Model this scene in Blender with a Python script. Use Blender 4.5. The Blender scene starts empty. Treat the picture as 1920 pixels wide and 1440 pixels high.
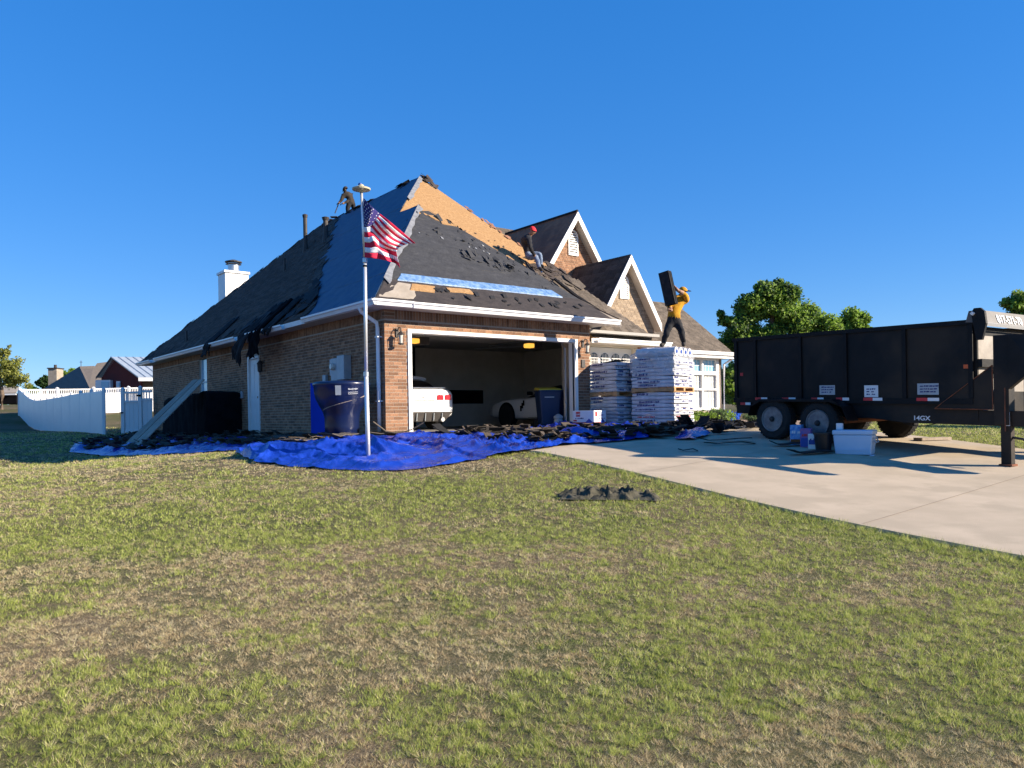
import bpy, math, random
import numpy as np
from mathutils import Vector, Matrix, noise
random.seed(7); rng = np.random.default_rng(7)
SC = bpy.context.scene
COL = SC.collection
R = math.radians
PI = math.pi
U = random.uniform

# ------------------------------------------------------------------ camera, sky, sun, exposure
FPX, ROLL, CZ = 1440.0, 0.016, 1.6
cam = bpy.data.cameras.new('camera'); cam.lens = 27.0; cam.sensor_width = 36.0
cam.shift_y = 55/1920; cam.clip_start = .1; cam.clip_end = 3000
co = bpy.data.objects.new('camera', cam); COL.objects.link(co)
co.location = (0, 0, CZ); co.rotation_euler = (PI/2, ROLL, 0)
SC.camera = co
SUN = Vector((.978, -.21, 0)).normalized()
SUN_EL = R(23)
SUN = Vector((SUN.x*math.cos(SUN_EL), SUN.y*math.cos(SUN_EL), math.sin(SUN_EL)))
W = bpy.data.worlds.new('World'); SC.world = W; W.use_nodes = True
wn = W.node_tree
sky = wn.nodes.new('ShaderNodeTexSky'); sky.sky_type = 'NISHITA'; sky.sun_disc = False
sky.sun_elevation = SUN_EL; sky.sun_rotation = math.atan2(SUN.x, SUN.y)
sky.air_density = .9; sky.dust_density = .0; sky.ozone_density = 2.6; sky.altitude = 300
shs = wn.nodes.new('ShaderNodeHueSaturation'); shs.inputs['Saturation'].default_value = 2.15; shs.inputs['Hue'].default_value = .5
gam = wn.nodes.new('ShaderNodeGamma'); gam.inputs[1].default_value = .44
wn.links.new(sky.outputs[0], gam.inputs[0]); wn.links.new(gam.outputs[0], shs.inputs['Color']); tnt = wn.nodes.new('ShaderNodeMix'); tnt.data_type = 'RGBA'; tnt.blend_type = 'MULTIPLY'; tnt.inputs[0].default_value = 1; tnt.inputs[7].default_value = (.68, .94, 1.38, 1)
wn.links.new(shs.outputs[0], tnt.inputs[6]); wn.links.new(tnt.outputs[2], wn.nodes['Background'].inputs[0])
wn.nodes['Background'].inputs[1].default_value = .15
sl = bpy.data.lights.new('sun', 'SUN'); sl.energy = 5.0; sl.angle = R(.5); sl.color = (1, .87, .70)
so = bpy.data.objects.new('sun', sl); COL.objects.link(so)
so.rotation_euler = (-SUN).to_track_quat('-Z', 'Y').to_euler()
SC.view_settings.view_transform = 'Standard'; SC.view_settings.look = 'None'
SC.view_settings.gamma = 1; SC.view_settings.use_curve_mapping = False; SC.view_settings.exposure = 1.12

# ------------------------------------------------------------------ survey helpers: where a sight line meets a known plane
TH = R(37.7); FX, FY = math.cos(TH), math.sin(TH); SX, SY = -FY, FX
CX, CY = -2.735, 16.65                       # near corner of the garage
def ray(px, py):
    dx, dy = px-960., py-775.
    return (dx-ROLL*dy)/FPX, 1., -(dy+ROLL*dx)/FPX
def P(px, py, Y):
    r = ray(px, py); return Vector((r[0]*Y, Y, CZ+r[2]*Y))
def H(a, r, z):                               # house axes: a along the garage front, r to the back
    return Vector((CX+a*FX+r*SX, CY+a*FY+r*SY, z))
def hf(p): dx, dy = p[0]-CX, p[1]-CY; return dx*FX+dy*FY, dx*SX+dy*SY, p[2]
def PR(px, py, rr):
    r = ray(px, py); return P(px, py, (rr+CX*SX+CY*SY)/(r[0]*SX+SY))
def PA(px, py, aa):
    r = ray(px, py); return P(px, py, (aa+CX*FX+CY*FY)/(r[0]*FX+FY))
def PZ(px, py, z):
    r = ray(px, py); return P(px, py, (z-CZ)/r[2])

# ------------------------------------------------------------------ terrain
cps = [(0,0,0),(-5,3,.15),(5,3,.15),(-2.5,13,.82),(-2.9,16.1,1.1),(2.1,19.6,1.14),(-1,15,.98),(-15.4,33,1.05),(-8,23,1.02),
 (-4.6,18,1.02),(-17,31.5,.98),(-34.5,54,2.0),(-28,59,2.3),(-24,40.5,1.0),(-27.5,45,1.0),(-31,49.5,1.2),(-24,50,1.3),(-20,45,1.6),(-45,70,3.1),(-60,90,3.5),(0,60,2.0),(30,60,1.6),(22,32,1.15),(-11.3,19.1,.6),(-20,19,.6),
 (-30,25,.7),(14,15,.85),(9,11.5,.72),(3,8,.38),(-6,8,.42),(12,6,.35),(7.2,11.3,.67),(5.1,14.6,1.0),(5.4,20.8,1.12),(9,25,1.12),(.4,13.6,.9),(-12,12,.55),
 (5,30,1.1),(-5,30,1.1),(0,24,1.12),(0,-10,-.2),(-20,0,0),(20,0,0),(-150,180,3.5),(150,180,2),(0,250,3),(-150,0,0),(150,0,0),(0,-150,0),(60,30,1),(-60,30,1.2)]
cps = np.array(cps, float)
def _k(d2): return -np.sqrt(d2+4.0)
_A = _k(((cps[:,None,:2]-cps[None,:,:2])**2).sum(2)); n_ = len(cps)
_M = np.zeros((n_+1, n_+1)); _M[:n_,:n_] = _A; _M[:n_,n_] = 1; _M[n_,:n_] = 1
_w = np.linalg.solve(_M, np.append(cps[:,2], 0))
def gz(x, y):
    x = np.asarray(x, float); y = np.asarray(y, float)
    d2 = (x[...,None]-cps[:,0])**2+(y[...,None]-cps[:,1])**2
    return _k(d2)@_w[:n_]+_w[n_]
def g(x, y): return float(gz(x, y))
def PG(px, py, up=0.):
    lo, hi = 2., 120.
    f = lambda Y: (lambda p: p.z-g(p.x, p.y)-up)(P(px, py, Y))
    Y = lo; last = f(lo)
    while Y < hi:
        Y += .5; v = f(Y)
        if v*last <= 0: break
        last = v
    a, b = Y-.5, Y
    for i in range(20):
        m = (a+b)/2
        if f(a)*f(m) <= 0: b = m
        else: a = m
    return P(px, py, a)

# ------------------------------------------------------------------ materials
MATS = {}
def mat(name, c1, c2=None, scale=6, rough=.75, bump=0, bscale=None, metal=0, spec=.4, detail=5, island=0, stretch=None, coat=0, c3=None, s3=.5, emit=0, alpha=1, pos=False, ramp=(.35,.65), trans=0):
    m = bpy.data.materials.new(name); m.use_nodes = True; t = m.node_tree; N = t.nodes; L = t.links
    b = N['Principled BSDF']
    b.inputs['Roughness'].default_value = rough; b.inputs['Metallic'].default_value = metal
    b.inputs['Specular IOR Level'].default_value = spec; b.inputs['Coat Weight'].default_value = coat
    if emit: b.inputs['Emission Strength'].default_value = emit; b.inputs['Emission Color'].default_value = (*c1, 1)
    if alpha < 1: b.inputs['Alpha'].default_value = alpha
    if trans: b.inputs['Transmission Weight'].default_value = trans
    tc = N.new('ShaderNodeTexCoord'); vec = tc.outputs['Object']
    if pos: ge = N.new('ShaderNodeNewGeometry'); vec = ge.outputs['Position']
    if stretch:
        mp = N.new('ShaderNodeMapping'); mp.inputs['Scale'].default_value = stretch; L.new(vec, mp.inputs[0]); vec = mp.outputs[0]
    col = None
    if c2 is not None:
        nt = N.new('ShaderNodeTexNoise'); nt.inputs['Scale'].default_value = scale; nt.inputs['Detail'].default_value = detail
        nt.inputs['Roughness'].default_value = .65; L.new(vec, nt.inputs['Vector'])
        cr = N.new('ShaderNodeValToRGB'); cr.color_ramp.elements[0].position = ramp[0]; cr.color_ramp.elements[1].position = ramp[1]
        cr.color_ramp.elements[0].color = (*c1, 1); cr.color_ramp.elements[1].color = (*c2, 1)
        L.new(nt.outputs['Fac'], cr.inputs[0]); col = cr.outputs[0]
        if c3 is not None:
            n3 = N.new('ShaderNodeTexNoise'); n3.inputs['Scale'].default_value = s3; n3.inputs['Detail'].default_value = 6; L.new(vec, n3.inputs['Vector'])
            r3 = N.new('ShaderNodeValToRGB'); r3.color_ramp.elements[0].position = .48; r3.color_ramp.elements[1].position = .62
            L.new(n3.outputs['Fac'], r3.inputs[0])
            mx = N.new('ShaderNodeMix'); mx.data_type = 'RGBA'; L.new(r3.outputs[0], mx.inputs[0]); L.new(col, mx.inputs[6]); mx.inputs[7].default_value = (*c3, 1); col = mx.outputs[2]
    if island:
        ge2 = N.new('ShaderNodeNewGeometry'); oi = N.new('ShaderNodeObjectInfo')
        ad = N.new('ShaderNodeMath'); ad.operation = 'ADD'; L.new(ge2.outputs['Random Per Island'], ad.inputs[0]); L.new(oi.outputs['Random'], ad.inputs[1])
        fr = N.new('ShaderNodeMath'); fr.operation = 'FRACT'; L.new(ad.outputs[0], fr.inputs[0])
        mr = N.new('ShaderNodeMapRange'); mr.inputs[3].default_value = 1-island; mr.inputs[4].default_value = 1+island; L.new(fr.outputs[0], mr.inputs[0])
        hs = N.new('ShaderNodeHueSaturation'); L.new(mr.outputs[0], hs.inputs['Value'])
        if col is not None: L.new(col, hs.inputs['Color'])
        else: hs.inputs['Color'].default_value = (*c1, 1)
        col = hs.outputs[0]
    if col is not None: L.new(col, b.inputs['Base Color'])
    else: b.inputs['Base Color'].default_value = (*c1, 1)
    if bump:
        nb = N.new('ShaderNodeTexNoise'); nb.inputs['Scale'].default_value = bscale or scale*4; nb.inputs['Detail'].default_value = 6; L.new(vec, nb.inputs['Vector'])
        bp = N.new('ShaderNodeBump'); bp.inputs['Strength'].default_value = bump; bp.inputs['Distance'].default_value = .02
        L.new(nb.outputs['Fac'], bp.inputs['Height']); L.new(bp.outputs[0], b.inputs['Normal'])
    MATS[name] = m; return m

mat('brick', (.20,.096,.052), (.35,.195,.112), 9, .9, .5, 60, island=.32)
mat('brick_light', (.25,.185,.125), (.36,.28,.20), 9, .9, .6, 60, island=.22)
mat('mortar', (.36,.30,.24), (.44,.37,.30), 20, .95, .3)
mat('white_trim', (.74,.73,.70), (.80,.79,.76), 3, .5, .05)
mat('cream_trim', (.64,.58,.47), (.70,.64,.53), 3, .6, .05)
mat('gutter_white', (.76,.76,.76), (.80,.80,.80), 2, .35, 0)
mat('soffit', (.50,.45,.38), (.56,.50,.43), 3, .7)
mat('osb', (.27,.145,.055), (.42,.255,.115), 16, .85, .4, 60, c3=(.33,.19,.08), s3=3, detail=8)
mat('osb_dark', (.22,.105,.06), (.32,.16,.09), 5, .9, .3, 50, c3=(.17,.085,.055), s3=1.2)
mat('felt', (.024,.025,.028), (.048,.049,.053), 3, .8, .6, 14, c3=(.033,.034,.038), s3=9, stretch=(1,1,3))
mat('underlay_blue', (.05,.085,.14), (.068,.108,.17), 1.5, .6, .25, 8, c3=(.036,.076,.15), s3=4)
mat('felt_brown', (.025,.021,.021), (.045,.037,.035), 4, .85, .5, 16, stretch=(1,1,3))
mat('tape_blue', (.06,.15,.34), (.22,.34,.50), 9, .45, .2, 30)
mat('shingle_dark', (.048,.037,.031), (.085,.066,.055), 14, .95, .6, 120, island=.38)
mat('shingle_brown', (.085,.068,.052), (.15,.122,.095), 14, .95, .6, 120, island=.28)
mat('shingle_torn', (.028,.024,.021), (.095,.072,.052), 5, .95, .7, 60, island=.45)
mat('shingle_black', (.008,.009,.012), (.022,.022,.025), 8, .9, .4, 60, island=.4)
mat('metal_edge', (.22,.22,.22), (.36,.36,.35), 8, .5, .1, metal=.3)
mat('drywall', (.50,.47,.43), (.58,.55,.51), 2, .9)
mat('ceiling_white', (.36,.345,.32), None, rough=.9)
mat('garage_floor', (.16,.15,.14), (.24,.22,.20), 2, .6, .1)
mat('concrete', (.45,.365,.255), (.53,.43,.305), 1.1, .9, .25, 90, c3=(.43,.35,.245), s3=1.7, pos=True)
mat('joint', (.17,.14,.11), (.26,.21,.17), 6, .95)
mat('tarp', (.006,.028,.27), (.013,.055,.44), 3, .27, .5, 26, spec=.8)
mat('tarp_dark', (.006,.014,.10), (.01,.022,.15), 3, .4, .35, 22)
mat('black_plastic', (.004,.004,.005), (.008,.008,.010), 3, .95, .5, 12, spec=.08)
mat('vinyl', (.72,.72,.72), (.77,.77,.77), 1, .4)
mat('steel', (.55,.56,.57), None, rough=.35, metal=.9)
mat('aluminium', (.68,.69,.70), (.76,.77,.78), 4, .35, metal=.55)
mat('dark_metal', (.035,.032,.03), (.06,.05,.045), 6, .6, .2)
mat('meter_grey', (.34,.38,.41), (.42,.45,.48), 5, .5, metal=.2)
mat('trailer_black', (.0045,.005,.006), (.010,.010,.011), 2.2, .6, .4, 5, c3=(.030,.022,.016), s3=.9, detail=9, spec=.22)
mat('trailer_edge', (.003,.003,.004), (.007,.007,.008), 3, .6, .2, spec=.22)
mat('rust', (.22,.07,.03), (.10,.045,.028), 7, .85, .4)
mat('tan_panel', (.26,.23,.20), (.36,.33,.29), 4, .7, .2)
mat('housing_grey', (.07,.066,.062), (.12,.112,.105), 5, .6, .1)
mat('rubber', (.012,.012,.013), (.022,.021,.02), 8, .85, .3)
mat('rim', (.13,.13,.14), (.24,.24,.24), 7, .5, .2, 40, metal=.5)
mat('hub_dark', (.03,.03,.032), None, rough=.5, metal=.3)
mat('white_paint', (.80,.80,.79), (.84,.84,.83), 1, .22, coat=.8)
mat('white_print', (.72,.73,.74), None, rough=.5)
mat('glass_dark', (.01,.012,.014), None, rough=.06, spec=.8)
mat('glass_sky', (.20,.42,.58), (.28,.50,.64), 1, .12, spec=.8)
mat('red_lamp', (.55,.012,.02), None, rough=.2, coat=.8)
mat('red_print', (.55,.03,.035), None, rough=.5)
mat('blue_print', (.015,.06,.30), None, rough=.5)
mat('navy_print', (.012,.016,.10), (.03,.04,.2), 20, .5)
mat('amber', (.85,.42,.06), None, rough=.4, emit=.7)
mat('orange_lamp', (.65,.10,.015), None, rough=.3)
mat('cooler', (.40,.55,.72), (.46,.60,.76), 2, .4, .05)
mat('tank_blue', (.004,.010,.045), (.006,.014,.06), 2, .3, spec=.5, coat=.2)
mat('panel_blue', (.006,.04,.42), (.008,.05,.48), 2, .9, spec=.1)
mat('bin_blue', (.010,.028,.085), None, rough=.4)
mat('bin_yellow', (.75,.62,.06), None, rough=.4)
mat('card_white', (.74,.73,.72), (.79,.78,.77), 4, .7)
mat('wrap', (.48,.48,.50), (.64,.64,.66), 8, .35, .35, 25, island=.08)
mat('film', (.62,.64,.68), (.80,.81,.83), 5, .22, .8, 9, spec=.7, alpha=.33)
mat('pallet_wood', (.42,.23,.10), (.56,.34,.17), 8, .85, .3)
mat('plank', (.26,.21,.165), (.38,.31,.24), 5, .85, .4, 30, stretch=(1,1,.12), island=.1)
mat('cloth_olive', (.03,.03,.02), (.10,.09,.062), 9, .95, .5, 40)
mat('skin', (.30,.16,.10), None, rough=.6)
mat('shirt_yellow', (.42,.20,.006), (.55,.28,.01), 6, .85, .3, 30)
mat('shirt_black', (.012,.012,.014), (.025,.025,.03), 6, .9, .3, 30)
mat('hood_brown', (.022,.017,.014), (.045,.035,.028), 6, .9, .3, 30)
mat('jeans', (.10,.14,.22), (.18,.23,.32), 9, .9, .3, 40)
mat('trousers_dark', (.010,.011,.014), (.022,.022,.026), 8, .9, .3, 40)
mat('cap_red', (.60,.02,.03), None, rough=.8)
mat('shoe', (.03,.025,.022), None, rough=.8)
mat('flag_red', (.52,.010,.045), (.60,.015,.06), 14, .8, .15, 60)
mat('flag_white', (.74,.75,.78), (.80,.81,.83), 14, .8, .15, 60)
mat('flag_blue', (.018,.014,.11), (.028,.02,.15), 14, .8, .15, 60)
mat('solar_cream', (.42,.38,.24), (.5,.46,.32), 4, .45)
mat('barn_red', (.17,.03,.026), (.22,.04,.034), 4, .6, .1)
mat('metal_roof', (.42,.48,.52), (.50,.56,.60), 3, .4, metal=.3)
mat('roof_grey', (.09,.078,.068), (.14,.12,.105), 5, .95, .4, island=.15)
mat('stucco', (.28,.24,.19), (.36,.315,.26), 3, .9)
mat('bark', (.09,.065,.045), (.16,.12,.09), 8, .95, .6)
mat('leaf_green', (.13,.225,.026), (.27,.40,.062), 1.3, .6, island=.5)
mat('leaf_yellow', (.22,.25,.045), (.36,.36,.09), 1.3, .6, island=.5)
mat('leaf_dark', (.03,.07,.015), (.05,.11,.03), 1.3, .7, island=.4)
mat('leaf_shrub', (.07,.13,.045), (.16,.22,.09), 4, .7, island=.5)
mat('gravel', (.25,.17,.11), (.42,.31,.22), 22, .95, .9, 60, pos=True)
mat('bag_black', (.01,.01,.012), None, rough=.35)
mat('brass', (.20,.13,.06), None, rough=.4, metal=.8)
mat('lamp_glass', (.55,.55,.5), None, rough=.2)
mat('drink_blue', (.02,.16,.50), (.25,.5,.72), 14, .5)
mat('drink_mixed', (.03,.10,.40), (.45,.12,.22), 11, .5)
for k_ in ('leaf_green','leaf_yellow','leaf_shrub'):
    MATS[k_].node_tree.nodes['Principled BSDF'].inputs['Subsurface Weight'].default_value = 0
def translucent(name, f):
    t = MATS[name].node_tree; N = t.nodes; L = t.links; b = N['Principled BSDF']; out = [n for n in N if n.type == 'OUTPUT_MATERIAL'][0]
    tr_ = N.new('ShaderNodeBsdfTranslucent'); mx = N.new('ShaderNodeMixShader'); mx.inputs[0].default_value = f
    src = b.inputs['Base Color'].links[0].from_socket; L.new(src, tr_.inputs['Color'])
    L.new(b.outputs[0], mx.inputs[1]); L.new(tr_.outputs[0], mx.inputs[2]); L.new(mx.outputs[0], out.inputs['Surface'])
for k_ in ('leaf_green','leaf_yellow','leaf_shrub','leaf_dark'): translucent(k_, .5)
def soil():
    m = bpy.data.materials.new('lawn_soil'); m.use_nodes = True; t = m.node_tree; N = t.nodes; L = t.links; b = N['Principled BSDF']
    b.inputs['Roughness'].default_value = .95; b.inputs['Specular IOR Level'].default_value = .1
    ge = N.new('ShaderNodeNewGeometry')
    def nz(s, d=6): n = N.new('ShaderNodeTexNoise'); n.inputs['Scale'].default_value = s; n.inputs['Detail'].default_value = d; n.inputs['Roughness'].default_value = .7; L.new(ge.outputs['Position'], n.inputs['Vector']); return n.outputs['Fac']
    def rp(x, p0, p1): r = N.new('ShaderNodeMapRange'); r.inputs[1].default_value = p0; r.inputs[2].default_value = p1; L.new(x, r.inputs[0]); return r.outputs[0]
    def mix(f, a, c):
        x = N.new('ShaderNodeMix'); x.data_type = 'RGBA'
        if hasattr(f, 'default_value') or True: L.new(f, x.inputs[0])
        for i, v in ((6, a), (7, c)):
            if isinstance(v, tuple): x.inputs[i].default_value = (*v, 1)
            else: L.new(v, x.inputs[i])
        return x.outputs[2]
    fine = mix(rp(nz(70), .35, .65), (.06,.045,.028), (.26,.20,.125))
    gr = mix(rp(nz(60), .35, .65), (.035,.04,.014), (.13,.135,.055))
    c = mix(rp(nz(.33), .40, .60), fine, gr)
    L.new(c, b.inputs['Base Color'])
    bp = N.new('ShaderNodeBump'); bp.inputs['Strength'].default_value = .7; bp.inputs['Distance'].default_value = .04; L.new(nz(45), bp.inputs['Height']); L.new(bp.outputs[0], b.inputs['Normal'])
    MATS['soil'] = m
soil()
def blade():
    m = bpy.data.materials.new('grass_blade'); m.use_nodes = True; t = m.node_tree; N = t.nodes; L = t.links; b = N['Principled BSDF']
    b.inputs['Roughness'].default_value = .6; b.inputs['Specular IOR Level'].default_value = .25
    at = N.new('ShaderNodeAttribute'); at.attribute_name = 'tone'
    sp = N.new('ShaderNodeSeparateColor'); L.new(at.outputs['Color'], sp.inputs[0])
    def ramp(cols):
        r = N.new('ShaderNodeValToRGB'); e = r.color_ramp.elements; e[0].color = (*cols[0], 1); e[1].color = (*cols[-1], 1)
        for i, c in enumerate(cols[1:-1]): k = e.new((i+1)/(len(cols)-1)); k.color = (*c, 1)
        L.new(sp.outputs[1], r.inputs[0]); return r.outputs[0]
    st = ramp([(.30,.19,.10), (.60,.46,.27), (.80,.66,.42), (.92,.82,.58)])
    gn = ramp([(.08,.12,.02), (.26,.34,.055), (.48,.54,.11), (.74,.74,.26)])
    x = N.new('ShaderNodeMix'); x.data_type = 'RGBA'; L.new(sp.outputs[0], x.inputs[0]); L.new(st, x.inputs[6]); L.new(gn, x.inputs[7])
    L.new(x.outputs[2], b.inputs['Base Color']); MATS['blade'] = m
blade(); translucent('blade', .4)

# ------------------------------------------------------------------ mesh building
class MB:
    def __init__(s): s.v = []; s.f = []; s.m = []
    def add(s, vs, fs, mi=0):
        o = len(s.v); s.v += [tuple(v) for v in vs]
        for f in fs: s.f.append(tuple(i+o for i in f)); s.m.append(mi)
        return s
    def hexa(s, p, mi=0):         # 8 points: bottom ring 0-3, top ring 4-7
        return s.add(p, [(3,2,1,0),(4,5,6,7),(0,1,5,4),(1,2,6,5),(2,3,7,6),(3,0,4,7)], mi)
    def box(s, x0, x1, y0, y1, z0, z1, mi=0, T=None):
        p = [(x0,y0,z0),(x1,y0,z0),(x1,y1,z0),(x0,y1,z0),(x0,y0,z1),(x1,y0,z1),(x1,y1,z1),(x0,y1,z1)]
        if T: p = [T(*q) for q in p]
        return s.hexa(p, mi)
    def prism(s, poly, d, mi=0):    # poly: list of Vectors, d: extrusion vector
        n = len(poly); a = [Vector(p) for p in poly]; b = [p+Vector(d) for p in a]
        return s.add(a+b, [tuple(range(n))[::-1], tuple(range(n, 2*n))]+[(i, (i+1) % n, n+(i+1) % n, n+i) for i in range(n)], mi)
    def tube(s, pts, rad, n=8, mi=0, cap=True):
        pts = [Vector(p) for p in pts]
        if not hasattr(rad, '__len__'): rad = [rad]*len(pts)
        vs = []; up = Vector((0,0,1))
        for i, p in enumerate(pts):
            d = (pts[min(i+1, len(pts)-1)]-pts[max(i-1, 0)]).normalized()
            x = d.cross(up)
            if x.length < .05: x = d.cross(Vector((1,0,0)))
            x.normalize(); y = d.cross(x)
            vs += [p+(x*math.cos(2*PI*k/n)+y*math.sin(2*PI*k/n))*rad[i] for k in range(n)]
        fs = [(i*n+k, i*n+(k+1) % n, (i+1)*n+(k+1) % n, (i+1)*n+k) for i in range(len(pts)-1) for k in range(n)]
        if cap: fs += [tuple(range(n))[::-1], tuple((len(pts)-1)*n+k for k in range(n))]
        return s.add(vs, fs, mi)
    def lathe(s, c, prof, n=20, mi=0, axis=(0,0,1), T=None):
        c = Vector(c); ax = Vector(axis).normalized(); x = ax.cross(Vector((0,1,0)) if abs(ax.y) < .9 else Vector((1,0,0))).normalized(); y = ax.cross(x)
        vs = [c+ax*h+(x*math.cos(2*PI*k/n)+y*math.sin(2*PI*k/n))*r for r, h in prof for k in range(n)]
        fs = [(i*n+k, i*n+(k+1) % n, (i+1)*n+(k+1) % n, (i+1)*n+k) for i in range(len(prof)-1) for k in range(n)]
        fs += [tuple(range(n))[::-1], tuple((len(prof)-1)*n+k for k in range(n))]
        return s.add(vs, fs, mi)
BASE = {}
def link(o, parent=None):
    COL.objects.link(o)
    if parent is not None: o.parent = parent
    return o
def tag(o, label=None, cat=None, group=None, kind=None):
    if label: o['label'] = label
    if cat: o['category'] = cat
    if group: o['group'] = group
    if kind: o['kind'] = kind
    return o
def thing(name, label, cat, loc=(0,0,0), group=None):
    o = bpy.data.objects.new(name, None); o.empty_display_size = .2; COL.objects.link(o); o.location = loc
    BASE[o.name] = Vector(loc); return tag(o, label, cat, group)
def build(mb, name, mats, parent=None, base=None, smooth=False, bevel=0, kind=None, label=None):
    if isinstance(mats, str): mats = [mats]
    if parent is not None: b = BASE[parent.name]
    elif base is not None: b = Vector(base)
    else: b = Vector((0,0,0))
    me = bpy.data.meshes.new(name)
    me.from_pydata([tuple(Vector(v)-b) for v in mb.v] if b.length else mb.v, [], mb.f)
    for m in mats: me.materials.append(MATS[m])
    if len(mats) > 1: me.polygons.foreach_set('material_index', mb.m)
    if smooth: me.polygons.foreach_set('use_smooth', [True]*len(me.polygons))
    me.update()
    o = bpy.data.objects.new(name, me); link(o, parent)
    if parent is None: o.location = b
    BASE[o.name] = b
    if bevel:
        bv = o.modifiers.new('bevel', 'BEVEL'); bv.width = bevel; bv.segments = 2; bv.limit_method = 'ANGLE'
    if kind: o['kind'] = kind
    if label: o['label'] = label
    return o
def npmesh(name, V, F, matname, parent=None, kind=None, base=None):   # fast mesh from numpy, F: (n,k)
    me = bpy.data.meshes.new(name); k = F.shape[1]
    b = np.array(BASE[parent.name]) if parent is not None else (np.array(base) if base is not None else np.zeros(3))
    me.vertices.add(len(V)); me.vertices.foreach_set('co', (V-b).astype(np.float32).ravel())
    me.loops.add(F.size); me.loops.foreach_set('vertex_index', F.astype(np.int32).ravel())
    me.polygons.add(len(F)); me.polygons.foreach_set('loop_start', np.arange(0, F.size, k, dtype=np.int32))
    me.update(calc_edges=True); me.validate(); me.materials.append(MATS[matname])
    o = bpy.data.objects.new(name, me); link(o, parent)
    if parent is None: o.location = b
    BASE[o.name] = Vector(b)
    if kind: o['kind'] = kind
    return o
def hb(mb, a0, a1, r0, r1, z0, z1, mi=0): return mb.box(a0, a1, r0, r1, z0, z1, mi, T=H)
def n3(v, s): return noise.noise(Vector(v)*s)

# ------------------------------------------------------------------ ground
def grid_sheet(x0, x1, y0, y1, dx, dy, hole=None):
    xs = np.arange(x0, x1+dx/2, dx); ys = np.arange(y0, y1+dy/2, dy)
    X, Y = np.meshgrid(xs, ys); return xs, ys, X, Y
xs = np.concatenate([np.linspace(-900, -80, 12), np.linspace(-70, -24, 24), np.arange(-22, 22.1, .4), np.linspace(24, 70, 24), np.linspace(80, 900, 12)])
ys = np.concatenate([np.linspace(-300, -8, 8), np.arange(-6, 34.1, .4), np.linspace(35, 90, 40), np.linspace(100, 1500, 16)])
X, Y = np.meshgrid(xs, ys); Z = gz(X, Y)
far = np.clip((np.hypot(X, Y-20)-120)/150, 0, 1); Z = Z*(1-far)+2.6*far
V = np.stack([X, Y, Z], -1).reshape(-1, 3); nx = len(xs); ny = len(ys)
I = (np.arange(ny-1)[:,None]*nx+np.arange(nx-1)[None,:]).ravel()
gnd = npmesh('lawn_ground', V, np.stack([I, I+1, I+nx+1, I+nx], 1), 'soil', kind='structure')
gnd.data.polygons.foreach_set('use_smooth', [True]*len(gnd.data.polygons))

# driveway: left and right edges as functions of r (house axes), draped on the ground
dl = [(-30,-4.0),(-18,-1.6),(-14,-.9),(-10.5,-.36),(-7.7,.1),(-4.3,.6),(-.02,.45)]
dr = [(-30,4.6),(-18,5.2),(-12,6.1),(-9.9,6.7),(-7.5,7.9),(-5,9.3),(-3,9.9),(-.02,10.1)]
def interp(t, x): return float(np.interp(x, [p[0] for p in t], [p[1] for p in t]))
def gdrive(x, y): return g(x, y)+.035
mb = MB(); rows = list(np.arange(-30, -.01, .4))+[-.02]; nc = 24
for r in rows:
    l, q = interp(dl, r), interp(dr, r)
    for j in range(nc+1):
        a = l+(q-l)*j/nc; p = H(a, r, 0); z = g(p.x, p.y)+.035
        z += (1.185-z)*max(0, 1+r/1.2)**1.5 if r > -1.2 else 0
        mb.v.append((p.x, p.y, z))
for i in range(len(rows)-1):
    for j in range(nc):
        o = i*(nc+1)+j; mb.f.append((o, o+1, o+nc+2, o+nc+1)); mb.m.append(0)
top = len(mb.v)
for side in (0, nc):
    ids = [i*(nc+1)+side for i in range(len(rows))]; st = len(mb.v)
    for k in ids: v = mb.v[k]; mb.v.append((v[0], v[1], v[2]-.15))
    for k in range(len(ids)-1): mb.f.append((ids[k], ids[k+1], st+k+1, st+k)); mb.m.append(0)
drv = build(mb, 'driveway', 'concrete', smooth=False, kind='structure')
# joints, each a shallow filled strip
def jstrip(p0, p1, w=.009):
    mb = MB(); n = 24; p0 = Vector(p0); p1 = Vector(p1); d = (p1-p0).normalized(); s = Vector((-d.y, d.x, 0))*w/2
    for i in range(n+1):
        p = p0.lerp(p1, i/n); z = g(p.x, p.y)+.0395
        mb.v += [(p.x-s.x, p.y-s.y, z), (p.x+s.x, p.y+s.y, z)]
    for i in range(n): mb.f.append((2*i, 2*i+1, 2*i+3, 2*i+2)); mb.m.append(0)
    return mb
for r in (-3.6, -7.2, -10.8, -14.4):
    build(jstrip(H(interp(dl, r)+.05, r, 0), H(interp(dr, r)-.05, r, 0)), 'control_joint', 'joint', parent=drv)

# gravel bed in front of the wing
mb = MB(); bed = [(9.95,.2),(9.75,-3),(11,-3.6),(14,-2.6),(17.5,0),(18,4.2),(9.4,4.2),(9.4,.9)]
c0 = (13.5, 1.0); N_ = 40; pts = []
for i in range(len(bed)):
    p, q = bed[i], bed[(i+1) % len(bed)]
    for t in range(8): pts.append((p[0]+(q[0]-p[0])*t/8, p[1]+(q[1]-p[1])*t/8))
rings = 8
for k in range(rings):
    for (a, r) in pts:
        s = 1-k/rings; p = H(c0[0]+(a-c0[0])*s, c0[1]+(r-c0[1])*s, 0)
        mb.v.append((p.x, p.y, g(p.x, p.y)+.05+.02*math.sin(a*7)*math.cos(r*5)))
p = H(*c0, 0); mb.v.append((p.x, p.y, g(p.x, p.y)+.06)); n = len(pts)
for k in range(rings-1):
    for i in range(n): mb.f.append((k*n+i, k*n+(i+1) % n, (k+1)*n+(i+1) % n, (k+1)*n+i)); mb.m.append(0)
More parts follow.
